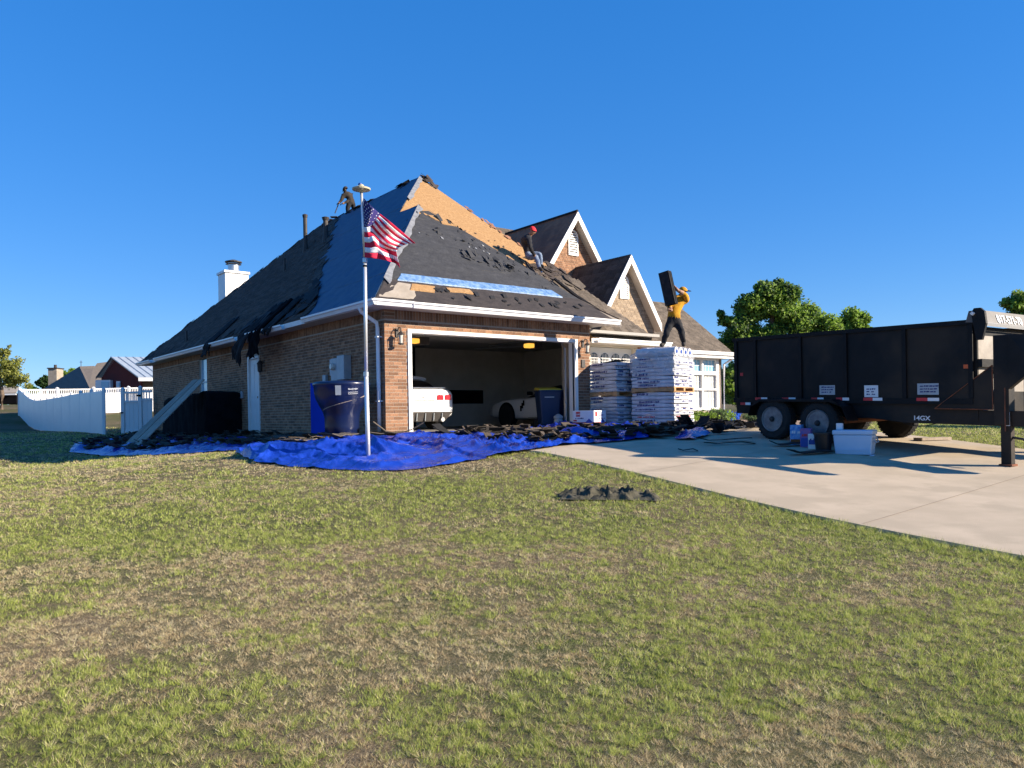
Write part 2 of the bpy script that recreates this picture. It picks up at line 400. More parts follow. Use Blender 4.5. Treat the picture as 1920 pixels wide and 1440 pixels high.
for i in range(n): mb.f.append(((rings-1)*n+i, (rings-1)*n+(i+1) % n, rings*n)); mb.m.append(0)
build(mb, 'gravel_bed', 'gravel', kind='structure', smooth=True)

# ------------------------------------------------------------------ HOUSE
SL, WT = 1.2, 3.93                 # slab level, top of brick
house = thing('brick_house', 'brown brick house with a steep roof half stripped of its shingles and an open garage', 'house', H(0, 0, SL))
def zl(a, r=0): return 4.04+.97*(a+.45)            # left roof plane
def zf(a, r): return 4.04+.854*(r+.45)             # garage hip face
def zm(a, r): return 3.64+.898*(r-.4)              # main front face
# mortar-faced walls with their openings
def wall(name, pieces, m='mortar'):
    mb = MB()
    for p in pieces: hb(mb, *p)
    return build(mb, name, m, house)
OP = (.66, 5.54, 3.42)             # garage opening a0,a1,top
front = wall('front_wall', [(0, OP[0]-.06, 0, .2, .3, WT), (OP[1]+.06, 6.1, 0, .2, .3, WT), (OP[0]-.06, OP[1]+.06, 0, .2, OP[2]+.06, WT)])
DR = (7.72, 8.68, 3.45); WN = (12.97, 13.88, 2.42, 3.84)
side = wall('side_wall', [(0, .2, .2, DR[0], .3, WT), (0, .2, DR[0], DR[1], DR[2], WT), (0, .2, DR[0], DR[1], .3, SL), (0, .2, DR[1], WN[0], .3, WT),
    (0, .2, WN[0], WN[1], .3, WN[2]), (0, .2, WN[0], WN[1], WN[3], WT), (0, .2, WN[1], 20.8, .3, WT)])
wall('bay_side_wall', [(5.9, 6.1, .2, .9, .3, WT)])
wall('rear_wall', [(0, 9.3, 20.6, 20.8, .3, WT)]); wall('far_side_wall', [(9.1, 9.3, 4.3, 20.6, .3, WT)])
D3 = (6.95, 8.75, 3.46)
bay = wall('bay_wall', [(6.1, D3[0]-.12, .9, 1.1, .3, 3.6), (D3[1]+.12, 9.3, .9, 1.1, .3, 3.6), (D3[0]-.12, D3[1]+.12, .9, 1.1, D3[2]+.03, 3.6)])
wall('bay_return_wall', [(9.1, 9.3, 1.1, 4.3, .3, 3.6)])
# bricks -----------------------------------------------------------
BL, BH, G_, PROUD = .205, .064, .011, .006
allb = []                          # (wall, a0,a1,r0,r1,z0,z1)
def course_fill(lo, hi, z0, z1, k, put):
    off = (BL+G_)*.5*(k % 2); x = lo-off
    while x < hi-.02:
        s, e = max(x, lo), min(x+BL, hi)
        if e-s > .03: put(s, e, z0, z1)
        x += BL+G_
Zc = [SL-.15+i*(BH+G_) for i in range(60)]
ZS = WT-.235                        # soldier course
for k, z in enumerate(Zc):
    if z+BH > ZS: break
    def pf(s, e, z0, z1): allb.append(('f', s, e, -PROUD, .1, z0, z1))
    course_fill(-PROUD, OP[0]-.1, z, z+BH, k, pf) if z+BH < OP[2]+.09 else None
    course_fill(OP[1]+.1, 6.1, z, z+BH, k, pf) if z+BH < OP[2]+.09 else course_fill(-PROUD, 6.1, z, z+BH, k, pf)
    def ps(s, e, z0, z1): allb.append(('s', -PROUD, .1, s, e, z0, z1))
    for lo, hi in ((.006, DR[0]-.02), (DR[1]+.02, WN[0]-.02), (WN[1]+.02, 20.8)): course_fill(lo+.004, hi, z, z+BH, k, ps)
    if z > DR[2]: course_fill(DR[0]-.01, DR[1]+.01, z, z+BH, k, ps)
    if z+BH < WN[2]-.03: course_fill(WN[0]-.01, WN[1]+.01, z, z+BH, k, ps)
    if z+BH < 3.58:
        def pb(s, e, z0, z1): allb.append(('b', s, e, .9-PROUD, 1.0, z0, z1))
        course_fill(6.11, D3[0]-.14, z, z+BH, k, pb); course_fill(D3[1]+.14, 9.3, z, z+BH, k, pb)
x = .26
while x < 6.05: allb.append(('f', x, x+BH, -PROUD, .1, ZS+.006, WT-.008)); x += BH+G_
for i in range(3): allb.append(('f', -PROUD, .25, -PROUD, .1, ZS+.006+i*.076, ZS+.006+i*.076+BH))
x = .12
while x < 20.7: allb.append(('s', -PROUD, .1, x, x+BH, ZS+.006, WT-.008)); x += BH+G_
def bsize(b):
    c = H((b[1]+b[2])/2, (b[3]+b[4])/2, 0); vis = .8 if b[0] == 'f' else .55
    if b[0] == 'b': return 0
    return vis/c.y**1.5*(1.2 if b[0] == 'f' and b[5] < ZS else 1)
allb.sort(key=bsize, reverse=True)
unit = MB().box(-.5, .5, -.5, .5, -.5, .5); ume = bpy.data.meshes.new('brick'); ume.from_pydata(unit.v, [], unit.f); ume.materials.append(MATS['brick'])
rest = {'f': MB(), 's': MB(), 'b': MB()}; nb_ = 0
wl = {'f': front, 's': side, 'b': bay}
hb0 = BASE[house.name]
for b in allb:
    w, a0, a1, r0, r1, z0, z1 = b
    j = U(-.0015, .0015)
    if nb_ < 300 and w != 'b':
        o = bpy.data.objects.new('brick', ume); COL.objects.link(o); o.parent = wl[w]
        o.location = H((a0+a1)/2, (r0+r1)/2+(j if w == 'f' else 0), (z0+z1)/2)-hb0
        o.rotation_euler = (0, 0, TH); o.scale = (a1-a0, r1-r0, z1-z0); nb_ += 1
    else: hb(rest[w], a0+(j if w == 's' else 0), a1, r0+(j if w != 's' else 0), r1, z0, z1)
for w in rest: build(rest[w], 'brick', 'brick', wl[w], kind='stuff')

# garage inside
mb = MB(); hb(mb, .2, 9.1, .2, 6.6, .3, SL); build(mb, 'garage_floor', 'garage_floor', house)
mb = MB(); hb(mb, .201, .26, .21, 6.5, SL, 3.75); build(mb, 'inner_side_wall', 'drywall', house)
mb = MB(); hb(mb, .201, 9.09, 6.5, 6.6, SL, 3.75); build(mb, 'inner_back_wall', 'drywall', house)
mb = MB(); hb(mb, 9.03, 9.09, 1.1, 6.5, SL, 3.75); hb(mb, 6.11, 9.09, 1.101, 1.16, 3.46, 3.75); hb(mb, .201, 6.1, .201, .25, 3.5, 3.75); build(mb, 'inner_far_wall', 'drywall', house)
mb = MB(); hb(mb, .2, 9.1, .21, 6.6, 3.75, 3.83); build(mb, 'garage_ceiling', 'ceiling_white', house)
mb = MB(); hb(mb, 2.95, 3.75, 6.44, 6.495, SL, 3.2); d_ = build(mb, 'inner_door', 'cream_trim', house)
mb = MB(); mb.lathe(H(3.08, 6.42, 2.15), [(.03, -.03), (.03, .03)], 10); build(mb, 'knob', 'brass', d_)
mb = MB(); hb(mb, 4.32, 4.42, 6.2, 6.3, SL, 3.74); build(mb, 'inner_post', 'black_plastic', house)
for a in (.75, 5.45):
    mb = MB(); hb(mb, a-.02, a+.03, .26, .31, SL, 3.3)
    mb.tube([H(a, .3, 3.3), H(a, .45, 3.55), H(a, .8, 3.62), H(a, 3.6, 3.62)], .02, 6); build(mb, 'door_track', 'steel', house)
for i in range(5):     # rolled-up sectional door hanging under the ceiling
    mb = MB(); hb(mb, .8, 5.4, .75+i*.55, 1.27+i*.55, 3.66, 3.71); build(mb, 'overhead_door_panel', 'ceiling_white', house)
for a, r in ((1.75, 1.75), (5.2, 1.45)):
    o = MB(); hb(o, a+.14, a+.42, r-.08, r+.2, 3.36, 3.55); op = build(o, 'door_opener', 'dark_metal', house, bevel=.01)
    o = MB(); hb(o, a-.08, a+.135, r-.08, r+.14, 3.385, 3.50); build(o, 'lamp_lens', 'amber', op, bevel=.02)
    o = MB(); o.tube([H(a+.3, r, 3.55), H(a+.3, r, 3.74)], .015, 6); o.tube([H(a+.3, r+.2, 3.46), H(a+.3, r+3, 3.6)], .02, 6); build(o, 'rail', 'steel', op)
# garage door trim
mb = MB()
hb(mb, OP[0]-.1, OP[0], -.03, .22, SL, OP[2]); hb(mb, OP[1], OP[1]+.1, -.03, .22, SL, OP[2]); hb(mb, OP[0]-.1, OP[1]+.1, -.032, .22, OP[2]+.001, OP[2]+.085)
build(mb, 'garage_door_frame', 'white_trim', house, bevel=.004)
mb = MB(); hb(mb, OP[1]-.012, OP[1]-.002, .02, .06, SL+.05, OP[2]-.02); build(mb, 'weather_strip', 'black_plastic', house)
mb = MB(); hb(mb, OP[0], OP[1], -.12, .2, SL-.25, SL+.004); build(mb, 'threshold', 'concrete', house)
# third bay door
mb = MB(); hb(mb, D3[0]-.12, D3[0], .87, 1.1, SL, D3[2]); hb(mb, D3[1], D3[1]+.12, .87, 1.1, SL, D3[2]); hb(mb, D3[0]-.12, D3[1]+.12, .868, 1.1, D3[2]+.001, D3[2]+.1); build(mb, 'single_door_frame', 'cream_trim', house)
door3 = None
for i in range(4):
    mb = MB(); z0 = SL+.02+i*.56; hb(mb, D3[0], D3[1], 1.0, 1.05, z0, z0+.55)
    for c in range(4):
        a0 = D3[0]+.08+c*.43
        if i < 3: hb(mb, a0, a0+.36, .985, .999, z0+.09, z0+.46)
    dp = build(mb, 'single_door_panel', 'white_trim', house, bevel=.004)
    if i == 3:
        for c in range(4):
            a0 = D3[0]+.07+c*.435; arc = []
            for k in range(9):
                t = PI*k/8; arc.append(H(a0+.18-.17*math.cos(t), .984, z0+.24+.15*math.sin(t)))
            poly = [H(a0+.35, .984, z0+.08), H(a0+.01, .984, z0+.08)]+arc
            w_ = MB(); w_.prism(poly, H(0, .012, 0)-H(0, 0, 0)); lt = build(w_, 'pane', 'glass_dark', dp)
            m2 = MB()
            for q in (.06, .12, .18, .24, .30): hb(m2, a0+q, a0+q+.012, .972, .983, z0+.08, z0+.36)
            hb(m2, a0, a0+.36, .970, .983, z0+.235, z0+.255); hb(m2, a0, a0+.36, .969, .983, z0+.15, z0+.16); build(m2, 'muntin', 'white_trim', dp)
# side door, window
mb = MB(); hb(mb, -.035, .1, DR[0]-.02, DR[0]+.07, SL, DR[2]-.01); hb(mb, -.035, .1, DR[1]-.07, DR[1]+.02, SL, DR[2]-.01); hb(mb, -.034, .1, DR[0]+.071, DR[1]-.071, DR[2]-.09, DR[2]-.01); fr_ = build(mb, 'side_door_frame', 'white_trim', house, bevel=.004)
mb = MB(); hb(mb, .03, .08, DR[0]+.072, DR[1]-.072, SL+.02, DR[2]-.1)
for z0, z1 in ((SL+.2, SL+.85), (SL+1.0, SL+2.0)):
    for r0 in (DR[0]+.15, DR[0]+.52): hb(mb, .018, .031, r0, r0+.28, z0, z1)
sd = build(mb, 'side_door', 'white_trim', house, bevel=.004)
mb = MB(); mb.lathe(H(-.01, DR[0]+.13, 2.2), [(.03, -.03), (.03, .03)], 10); build(mb, 'knob', 'brass', sd)
mb = MB(); r0, r1, z0, z1 = WN
hb(mb, .05, .12, r0, r0+.06, z0, z1); hb(mb, .05, .12, r1-.06, r1, z0, z1); hb(mb, .051, .12, r0+.06, r1-.06, z1-.06, z1); hb(mb, .051, .12, r0+.06, r1-.06, z0, z0+.06); hb(mb, .04, .11, r0+.06, r1-.06, 2.86, 2.93)
wnd = build(mb, 'window', 'white_trim', house)
mb = MB(); hb(mb, .08, .09, r0+.06, r1-.06, z0+.06, 2.86); build(mb, 'pane', 'glass_sky', wnd)
mb = MB(); hb(mb, .08, .09, r0+.06, r1-.06, 2.93, z1-.06); build(mb, 'pane', 'glass_sky', wnd)
mb = MB(); hb(mb, -.05, .05, r0-.02, r1+.02, z0-.07, z0-.002); build(mb, 'window_sill', 'brick', wnd)

# ------- roof decks (thin solid slabs under the coverings)
def slab(name, poly, m='osb', t=.07, parent=house):
    ps = [H(*p) for p in poly]; n = (ps[1]-ps[0]).cross(ps[2]-ps[0]).normalized()
    if n.z < 0: n = -n
    mb = MB(); mb.prism(ps, -n*t); return build(mb, name, m, parent)
E0, E1 = (-.45,-.45,4.04), (6.55,-.45,4.04); Ag, Am, V0 = (3.05,3.53,7.44), (5.05,6.78,9.37), (3.05,4.63,7.44)
RE = (5.05,14.75,9.37); FL = (-.45,21.25,4.04); VE = (6.55,.845,4.04); HE = (9.35,.4,3.64)
slab('garage_roof_deck', [E0, E1, Ag], 'felt')
slab('left_roof_deck', [E0, Ag, V0, Am, RE, FL], 'shingle_dark')
slab('main_roof_deck', [(6.6,.4,3.64), HE, Am, V0, VE, (6.6,.8,4.0)], 'osb')
slab('garage_right_roof_deck', [E1, VE, V0, Ag], 'osb_dark')
slab('right_roof_deck', [HE, (9.35,21.25,3.64), (5.05,14.75,9.37), Am], 'shingle_brown')
slab('rear_roof_deck', [FL, RE, (9.35,21.25,4.04)], 'shingle_dark')
# coverings --------------------------------------------------------
def strip(name, c0, c1, lo, hi, zfun, axis, off, m, nu=40, nv=4, wr=.012, parent=house, jag=.0, kind=None, label=None, tk=.012):
    mb = MB(); sd = U(0, 99)
    nrm = Vector((0,0,1))
    for i in range(nv+1):
        c = c0+(c1-c0)*i/nv; l, h_ = lo(c), hi(c)
        l += jag*noise.noise(Vector((c*7, sd, 0)))*2; h_ += jag*noise.noise(Vector((c*7, sd+5, 3)))*2
        for j in range(nu+1):
            u = l+(h_-l)*j/nu
            cc = c
            if jag and i in (0, nv): cc = c+jag*.4*noise.noise(Vector((u*3, sd, i)))
            a, r = (u, cc) if axis == 'r' else (cc, u)
            z = zfun(a, r)+off+wr*(noise.noise(Vector((a*2.2, r*2.2, sd)))+.5*noise.noise(Vector((a*7, r*7, sd))))
            mb.v.append(tuple(H(a, r, z)))
    for i in range(nv):
        for j in range(nu): o = i*(nu+1)+j; mb.f.append((o, o+1, o+nu+2, o+nu+1)); mb.m.append(0)
    bd = list(range(nu+1))+[i*(nu+1)+nu for i in range(1, nv+1)]+[nv*(nu+1)+j for j in range(nu-1, -1, -1)]+[i*(nu+1) for i in range(nv-1, 0, -1)]
    st = len(mb.v)
    for k in bd: v = mb.v[k]; mb.v.append((v[0], v[1], v[2]-tk-off*.6))
    n = len(bd)
    for k in range(n): mb.f.append((bd[k], st+k, st+(k+1) % n, bd[(k+1) % n])); mb.m.append(0)
    return build(mb, name, m, parent, kind=kind, label=label)
hipL = lambda r: -.45+(r+.45)*3.5/3.98
hipR = lambda r: 6.55-(r+.45)*3.5/3.98
# garage front: felt courses
rr_ = -.05; k = 0
for r0, r1 in ((.28,.98), (.93,1.6), (1.55,2.25), (2.2,2.85)):
    strip('felt_strip', r0, r1, lambda c: hipL(c)+.06, lambda c: hipR(c)-.03-.0*c, zf, 'r', .012+.003*(k % 2), 'felt', 60, 6, .016, jag=.03); k += 1
strip('felt_strip', 2.8, 3.22, lambda c: hipL(c)+.1, lambda c: hipR(c)-.14, zf, 'r', .013, 'felt', 30, 5, .02, jag=.1)
strip('roof_edge_panel', -.44, .22, lambda c: hipL(c)+.02, lambda c: hipR(c)-.02, zf, 'r', .008, 'felt_brown', 60, 3, .01, jag=.02)
strip('blue_tape', .19, .41, lambda c: hipL(c)+.35, lambda c: hipR(c)-.35-.3, zf, 'r', .035, 'tape_blue', 60, 3, .012, jag=.02)
strip('bare_board', 3.0, 3.5, lambda c: hipL(c)+.03, lambda c: hipR(c)-.04, zf, 'r', .009, 'osb', 12, 4, .004, jag=.02)
strip('bare_board', 2.72, 3.02, lambda c: hipR(c)-.5, lambda c: hipR(c)-.02, zf, 'r', .033, 'osb', 12, 4, .004, jag=.08)
strip('bare_board', -.38, .12, lambda c: hipL(c)+.05, lambda c: hipL(c)+.9, zf, 'r', .012, 'stucco', 12, 4, .012, jag=.06)
strip('bare_board', -.1, .1, lambda c: hipL(c)+.75, lambda c: hipL(c)+1.35, zf, 'r', .035, 'osb', 12, 4, .02, jag=.06)
strip('bare_board', -.02, .1, lambda c: 1.7, lambda c: 2.35, zf, 'r', .03, 'osb', 10, 2, .01, jag=.04)
# hip flashing strips on the left hips
def hipstrip(p0, p1, w0, w1, off, m, name='hip_flashing'):
    mb = MB(); n = 26; sd = U(0, 9)
    for i in range(n+1):
        t = i/n; a = p0[0]+(p1[0]-p0[0])*t; r = p0[1]+(p1[1]-p0[1])*t; z = p0[2]+(p1[2]-p0[2])*t
        wj = w0*(1+.7*noise.noise(Vector((t*12, sd, 0)))); wk = w1*(1+.5*noise.noise(Vector((t*12, sd, 4))))
        fa = zl(a-wj, 0)-zl(a, 0)
        mb.v += [tuple(H(a-wj, r, z+fa+off)), tuple(H(a, r, z+off+.01)), tuple(H(a+wk*.2, r-wk, z-.87*wk+off+.012))]
    for i in range(n):
        o = 3*i; mb.f += [(o, o+1, o+4, o+3), (o+1, o+2, o+5, o+4)]; mb.m += [0, 0]
    return build(mb, name, m, house)
hipstrip((.1,.18,4.56+.02), (2.95,3.42,7.35), .015, .17, .045, 'metal_edge')
hipstrip((3.75,5.38,8.11+.02), (5.0,6.72,9.33), .02, .16, .045, 'metal_edge')
# left plane: blue underlayment courses and old shingles
loL = lambda a: -.45+(a+.45)*3.98/3.5 if a < 3.05 else 4.63+(a-3.05)*2.15/2.0
bnd = lambda a: 3.15+(a+.45)*1.836+.12*math.sin(a*9)+.1*math.sin(a*23)
ed = [-.42,.32,1.08,1.84,2.58,3.32,4.1,5.03]
for i in range(len(ed)-1):
    strip('underlayment_strip', ed[i], ed[i+1]+.03, lambda a: loL(min(a,5.05))+.03, lambda a: bnd(a)+.15, lambda a, r: zl(a), 'a', .014+.01*(i % 2), 'underlay_blue', 60, 6, .012)
def shingles(name, c0, c1, lo, hi, zfun, axis, m, parent=house, ex=.135, wmin=.18, wmax=.36, thick=.013, down=-1, off=.01):
    V, F = [], []; c = c0; k = 0
    while c < c1-.02:
        e = min(c+ex*1.15, c1); u = lo((c+e)/2)+U(0, .1); h_ = hi((c+e)/2)
        while u < h_:
            w = min(U(wmin, wmax), h_-u)
            if w > .05:
                t = thick*U(.6, 1.7); q = []
                for (cc, z) in ((c+U(-.006, .006), t), (e, .003)):
                    for uu in (u+.004, u+w-.004):
                        a, r = (uu, cc) if axis == 'r' else (cc, uu); q.append(H(a, r, zfun(a, r)+off+z))
                for uu in (u+.004, u+w-.004):
                    a, r = (uu, c) if axis == 'r' else (c, uu); q.append(H(a, r, zfun(a, r)))
                o = len(V); V += [tuple(p) for p in q]
                F += [(o, o+1, o+3, o+2), (o+4, o+5, o+1, o), (o+4, o, o+2, o+4), (o+1, o+5, o+3, o+1)]
            u += w
        c += ex; k += 1
    V = np.array(V); F = [f if len(set(f)) == 4 else None for f in F]; F = np.array([f for f in F if f])
    return npmesh(name, V, F, m, parent, kind='stuff')
hipB = lambda a: 21.25-(a+.45)*6.5/5.5
shingles('shingle', -.44, 5.05, lambda a: bnd(a)+.05, hipB, lambda a, r: zl(a), 'a', 'shingle_dark', wmin=.2, wmax=.4, thick=.02, ex=.11)
# thick torn edge of the old shingles
mb = MB()
for i in range(60):
    a = -.4+5.3*i/60; r = bnd(a)+U(-.06, .15); w, l = U(.12, .25), U(.2, .4); z = zl(a)+U(.02, .05); rot = U(-.6, .6); tl = U(-.08, .12)
    def TT(x, y, zz): da = x*math.cos(rot)-y*math.sin(rot); dr = x*math.sin(rot)+y*math.cos(rot); return H(a+da, r+dr, z+zz+.97*da+tl*y)
    mb.box(-w/2, w/2, -l/2, l/2, 0, .012, T=TT)
build(mb, 'torn_shingle', 'shingle_dark', house, kind='stuff')
# main front face: bare board above, old shingles below
loM = lambda r: (6.6 if r < .845 else 6.55-(r-.845)*.9247) if r < 4.63 else 3.05+(r-4.63)*2/2.15
hiM = lambda r: 9.35-(r-.4)*4.3/6.38
es = [2.9,3.6,4.35,5.1,5.9,6.7]
for i in range(5):
    strip('bare_board', es[i], es[i+1]-.03, lambda c: loM(c)+.02, lambda c: hiM(c)-.01, zm, 'r', .006, 'osb', 20, 4, .003, jag=.0, tk=.004)
shingles('shingle', .4, 2.75, lambda r: loM(r), hiM, zm, 'r', 'shingle_brown', ex=.14)
# ridge caps, torn paper along the right hip and ridge
roofz = lambda a, r: min(zl(a), max(zm(a, r), min(zf(a, r), 4.04+.97*(6.55-a))), 9.37)
def scraps(p0, p1, n, m, spread=.12, name='torn_paper', lift=.05, szr=(.12,.35), zfun=None, curl=.12):
    mb = MB(); zfun = zfun or roofz
    for i in range(n):
        t = U(0, 1); ca = p0[0]+(p1[0]-p0[0])*t+U(-spread, spread); cr = p0[1]+(p1[1]-p0[1])*t+U(-spread, spread)
        w, l = U(*szr)/2, U(*szr)*.45; rt = U(0, 6.3); lf = U(0, lift); cu = U(-curl, curl*1.5)*l; q = []
        for x, y in ((-w,-l),(w*U(.5,1),-l*U(.6,1)),(w,l),(-w*U(.3,1),l*U(.5,1))):
            a = ca+x*math.cos(rt)-y*math.sin(rt); r = cr+x*math.sin(rt)+y*math.cos(rt)
            q.append((a, r, zfun(a, r)+.02+lf+(cu if y > 0 else 0)))
        mb.hexa([H(*k) for k in q]+[H(k[0], k[1], k[2]+.012) for k in q])
    return build(mb, name, m, house, kind='stuff')
scraps((5.05,6.8), (5.5,6.2), 12, 'shingle_dark', .1, curl=.6); scraps((5.1,7), (5.1,14.6), 46, 'shingle_black', .07, lift=.03, szr=(.2,.5), curl=.5)
scraps((7.3,3.4), (8.1,2.4), 12, 'shingle_dark', .1, lift=.03); scraps((5.6,6.0), (6.9,4.0), 14, 'osb_dark', .05, szr=(.08,.2), lift=.01)
scraps((6.3,2.6), (7.6,2.75), 70, 'shingle_dark', .25, lift=.09, szr=(.1,.34), curl=.6); scraps((6.7,2.5), (7.9,2.5), 26, 'shingle_brown', .2, lift=.06, szr=(.2,.5))
scraps((5.0,14.6), (-.2,20.8), 40, 'shingle_dark', .12, lift=.02, szr=(.15,.35), curl=.2)
scraps((3.4,3.0), (4.6,2.4), 22, 'felt', .15, lift=.02, szr=(.06,.22), curl=.7); scraps((3.0,1.5), (4.4,1.2), 34, 'felt', .2, lift=.02, szr=(.05,.2), curl=.9); scraps((2.4,2.6), (5.2,.9), 40, 'felt', .5, lift=.0, szr=(.04,.14), curl=.8); scraps((4.2,4.3), (7.4,3.0), 46, 'shingle_dark', .35, lift=.0, szr=(.03,.11), curl=.5); scraps((3.2,3.6), (4.8,3.0), 26, 'shingle_black', .1, lift=.02, szr=(.06,.25), curl=.6)
scraps((.3,-.15), (6,-.15), 22, 'shingle_black', .16, lift=.01, szr=(.05,.16), curl=.4); scraps((1,2), (5,2), 14, 'metal_edge', .4, lift=.0, szr=(.03,.09))
scraps((-.25,3.6), (.6,5.2), 26, 'shingle_black', .2, lift=.07, szr=(.2,.5), curl=.4); scraps((-.25,4.6), (-.15,8.2), 34, 'shingle_black', .12, lift=.05, szr=(.2,.45), curl=.4)
scraps((-.3,7.5), (-.28,20.8), 22, 'shingle_dark', .06, lift=.02, szr=(.2,.4), curl=.3)
# folded-up board lying on the bay roof, roll of flashing
mb = MB(); p = [H(6.35,1.5,5.0), H(6.75,.75,4.25), H(7.35,.1,3.85)]
mb.prism([H(5.95,1.75,4.95), H(7.35,.05,3.92), H(7.5,.25,4.12), H(6.0,2.05,5.32)], Vector((.02,.02,.05))); build(mb, 'loose_flashing_board', 'stucco', house)
mb = MB(); mb.prism([H(6.0,2.05,5.35), H(7.5,.25,4.15), H(7.62,.5,4.2), H(6.4,2.2,5.4)], Vector((0,0,.04))); build(mb, 'loose_board', 'shingle_brown', house)
mb = MB(); mb.tube([H(6.9,2.3,5.55), H(7.25,1.75,5.0), H(7.6,1.2,4.55), H(7.7,1.0,4.3)], [.05,.06,.05,.03], 6); build(mb, 'shingle_crack', 'shingle_black', house)

# gutters, fascia and soffits
def gutter(p0, p1, outv, name='gutter'):
    p0, p1 = Vector(p0), Vector(p1); o = Vector(outv)
    prof = [(0,0),(0,-.125),(.07,-.125),(.095,-.06),(.125,-.04),(.125,0),(.118,0),(.118,-.035),(.088,-.055),(.065,-.115),(.008,-.115),(.008,0)]
    mb = MB(); mb.prism([p0+o*x+Vector((0,0,z)) for x, z in prof], p1-p0); return build(mb, name, 'gutter_white', house)
oF = H(0,-1,0)-H(0,0,0); oL = H(-1,0,0)-H(0,0,0)
gutter(H(-.55,-.452,4.03), H(.42,-.452,4.03), oF); gutter(H(.42,-.47,4.02), H(6.72,-.452,4.02), oF)
gutter(H(-.452,-.55,4.03), H(-.452,3.2,4.03), oL); gutter(H(-.452,4.55,4.0), H(-.452,7.3,4.02), oL); gutter(H(-.452,8.3,4.02), H(-.452,18.2,4.03), oL); gutter(H(-.452,18.9,4.02), H(-.452,21.3,4.03), oL)
gutter(H(6.72,.398,3.63), H(9.75,.398,3.63), oF)
def fas(*b, m='white_trim', n='fascia'): mb = MB(); hb(mb, *b); return build(mb, n, m, house)
fas(-.45, 6.55, -.45, -.42, 3.90, 4.02); fas(-.45, -.42, -.42, 21.2, 3.90, 4.02); fas(6.52, 6.55, -.419, .38, 3.90, 4.02); fas(6.56, 9.5, .40, .43, 3.5, 3.62)
fas(-.419, 6.519, -.419, .0, 3.905, 3.925, m='soffit', n='soffit'); fas(-.419, -.001, .001, 21.2, 3.905, 3.925, m='soffit', n='soffit'); fas(6.1, 6.519, .001, .39, 3.906, 3.926, m='soffit', n='soffit'); fas(6.12, 9.49, .431, .9, 3.505, 3.525, m='soffit', n='soffit')
for a in (.9, 3.4, 5.3): fas(a, a+.03, -.58, -.45, 4.028, 4.034, m='shingle_black', n='gutter_strap')
# downspout
mb = MB(); mb.tube([H(-.5,.15,3.92), H(-.47,.17,3.84), H(-.28,.17,3.72), H(-.10,.17,3.62), H(-.075,.17,3.5), H(-.07,.17,2.2), H(-.07,.17,1.25)], .045, 8); dsp = build(mb, 'downspout', 'gutter_white', house, smooth=True)
for z in (3.3, 1.9): mb = MB(); hb(mb, -.12, -.008, .10, .24, z, z+.025); build(mb, 'strap', 'gutter_white', dsp)
# lanterns beside the garage door
def lantern(a, z):
    mb = MB(); hb(mb, a-.035, a+.035, -.03, -.005, z-.05, z+.14)
    mb.tube([H(a, -.03, z+.08), H(a, -.1, z+.16), H(a, -.17, z+.13), H(a, -.18, z+.05)], .012, 6)
    c = H(a, -.18, z-.08); ln = build(mb, 'lantern', 'dark_metal', house)
    mb = MB(); mb.lathe(c, [(.075,.07),(.085,.075),(.03,.13),(.01,.15)], 6); mb.lathe(c, [(.05,-.15),(.07,-.13),(.07,-.12)], 6)
    for k in range(4):
        t = PI/4+k*PI/2+TH; d = Vector((math.cos(t), math.sin(t), 0)); mb.tube([c+d*.055-Vector((0,0,.13)), c+d*.07+Vector((0,0,.07))], .006, 4)
    build(mb, 'cage', 'dark_metal', ln)
    mb = MB(); mb.lathe(c, [(.035,-.12),(.045,.06)], 8); build(mb, 'glass', 'lamp_glass', ln)
lantern(.30, 3.36); lantern(5.84, 3.36)
mb = MB(); hb(mb, 5.78, 5.9, -.03, -.005, 2.78, 2.98); build(mb, 'keypad', 'dark_metal', house)
# lantern by the side door
mb = MB(); mb.lathe(H(-.14,7.3,3.1), [(.02,-.2),(.07,-.16),(.08,.05),(.1,.06),(.02,.16)], 8); mb.tube([H(-.01,7.3,3.2), H(-.14,7.3,3.24)], .015, 6); build(mb, 'side_lantern', 'dark_metal', house)
# meters
for (r0, r1, z0, z1, d) in ((1.62,2.0,2.45,3.02,.2), (2.08,2.42,2.42,2.98,.16), (2.45,2.62,2.58,2.98,.1)):
    mb = MB(); hb(mb, -d, -.008, r0, r1, z0, z1); mbx = build(mb, 'meter_box', 'meter_grey', house, bevel=.01)
    if r0 == 2.08: m2 = MB(); m2.lathe(H(-.16,2.25,2.78), [(.085,-.05),(.085,.05),(.06,.09)], 16, axis=tuple(oL)); build(m2, 'meter_dial', 'lamp_glass', mbx)
for r in (1.8, 2.24): mb = MB(); mb.tube([H(-.07, r, 2.44), H(-.07, r, 1.2)], .035, 8); build(mb, 'conduit', 'meter_grey', house)
mb = MB(); hb(mb, -.09, -.008, 2.9, 3.08, 2.3, 2.62); build(mb, 'junction_box', 'meter_grey', house, bevel=.008)
mb = MB(); hb(mb, -.06, -.008, 9.15, 9.3, 2.2, 2.42); build(mb, 'outlet_box', 'meter_grey', house, bevel=.008)
mb = MB(); mb.tube([H(-.02,3.15,1.5), H(-.14,3.15,1.5), H(-.16,3.15,1.42)], .025, 6); build(mb, 'hose_tap', 'brass', house)
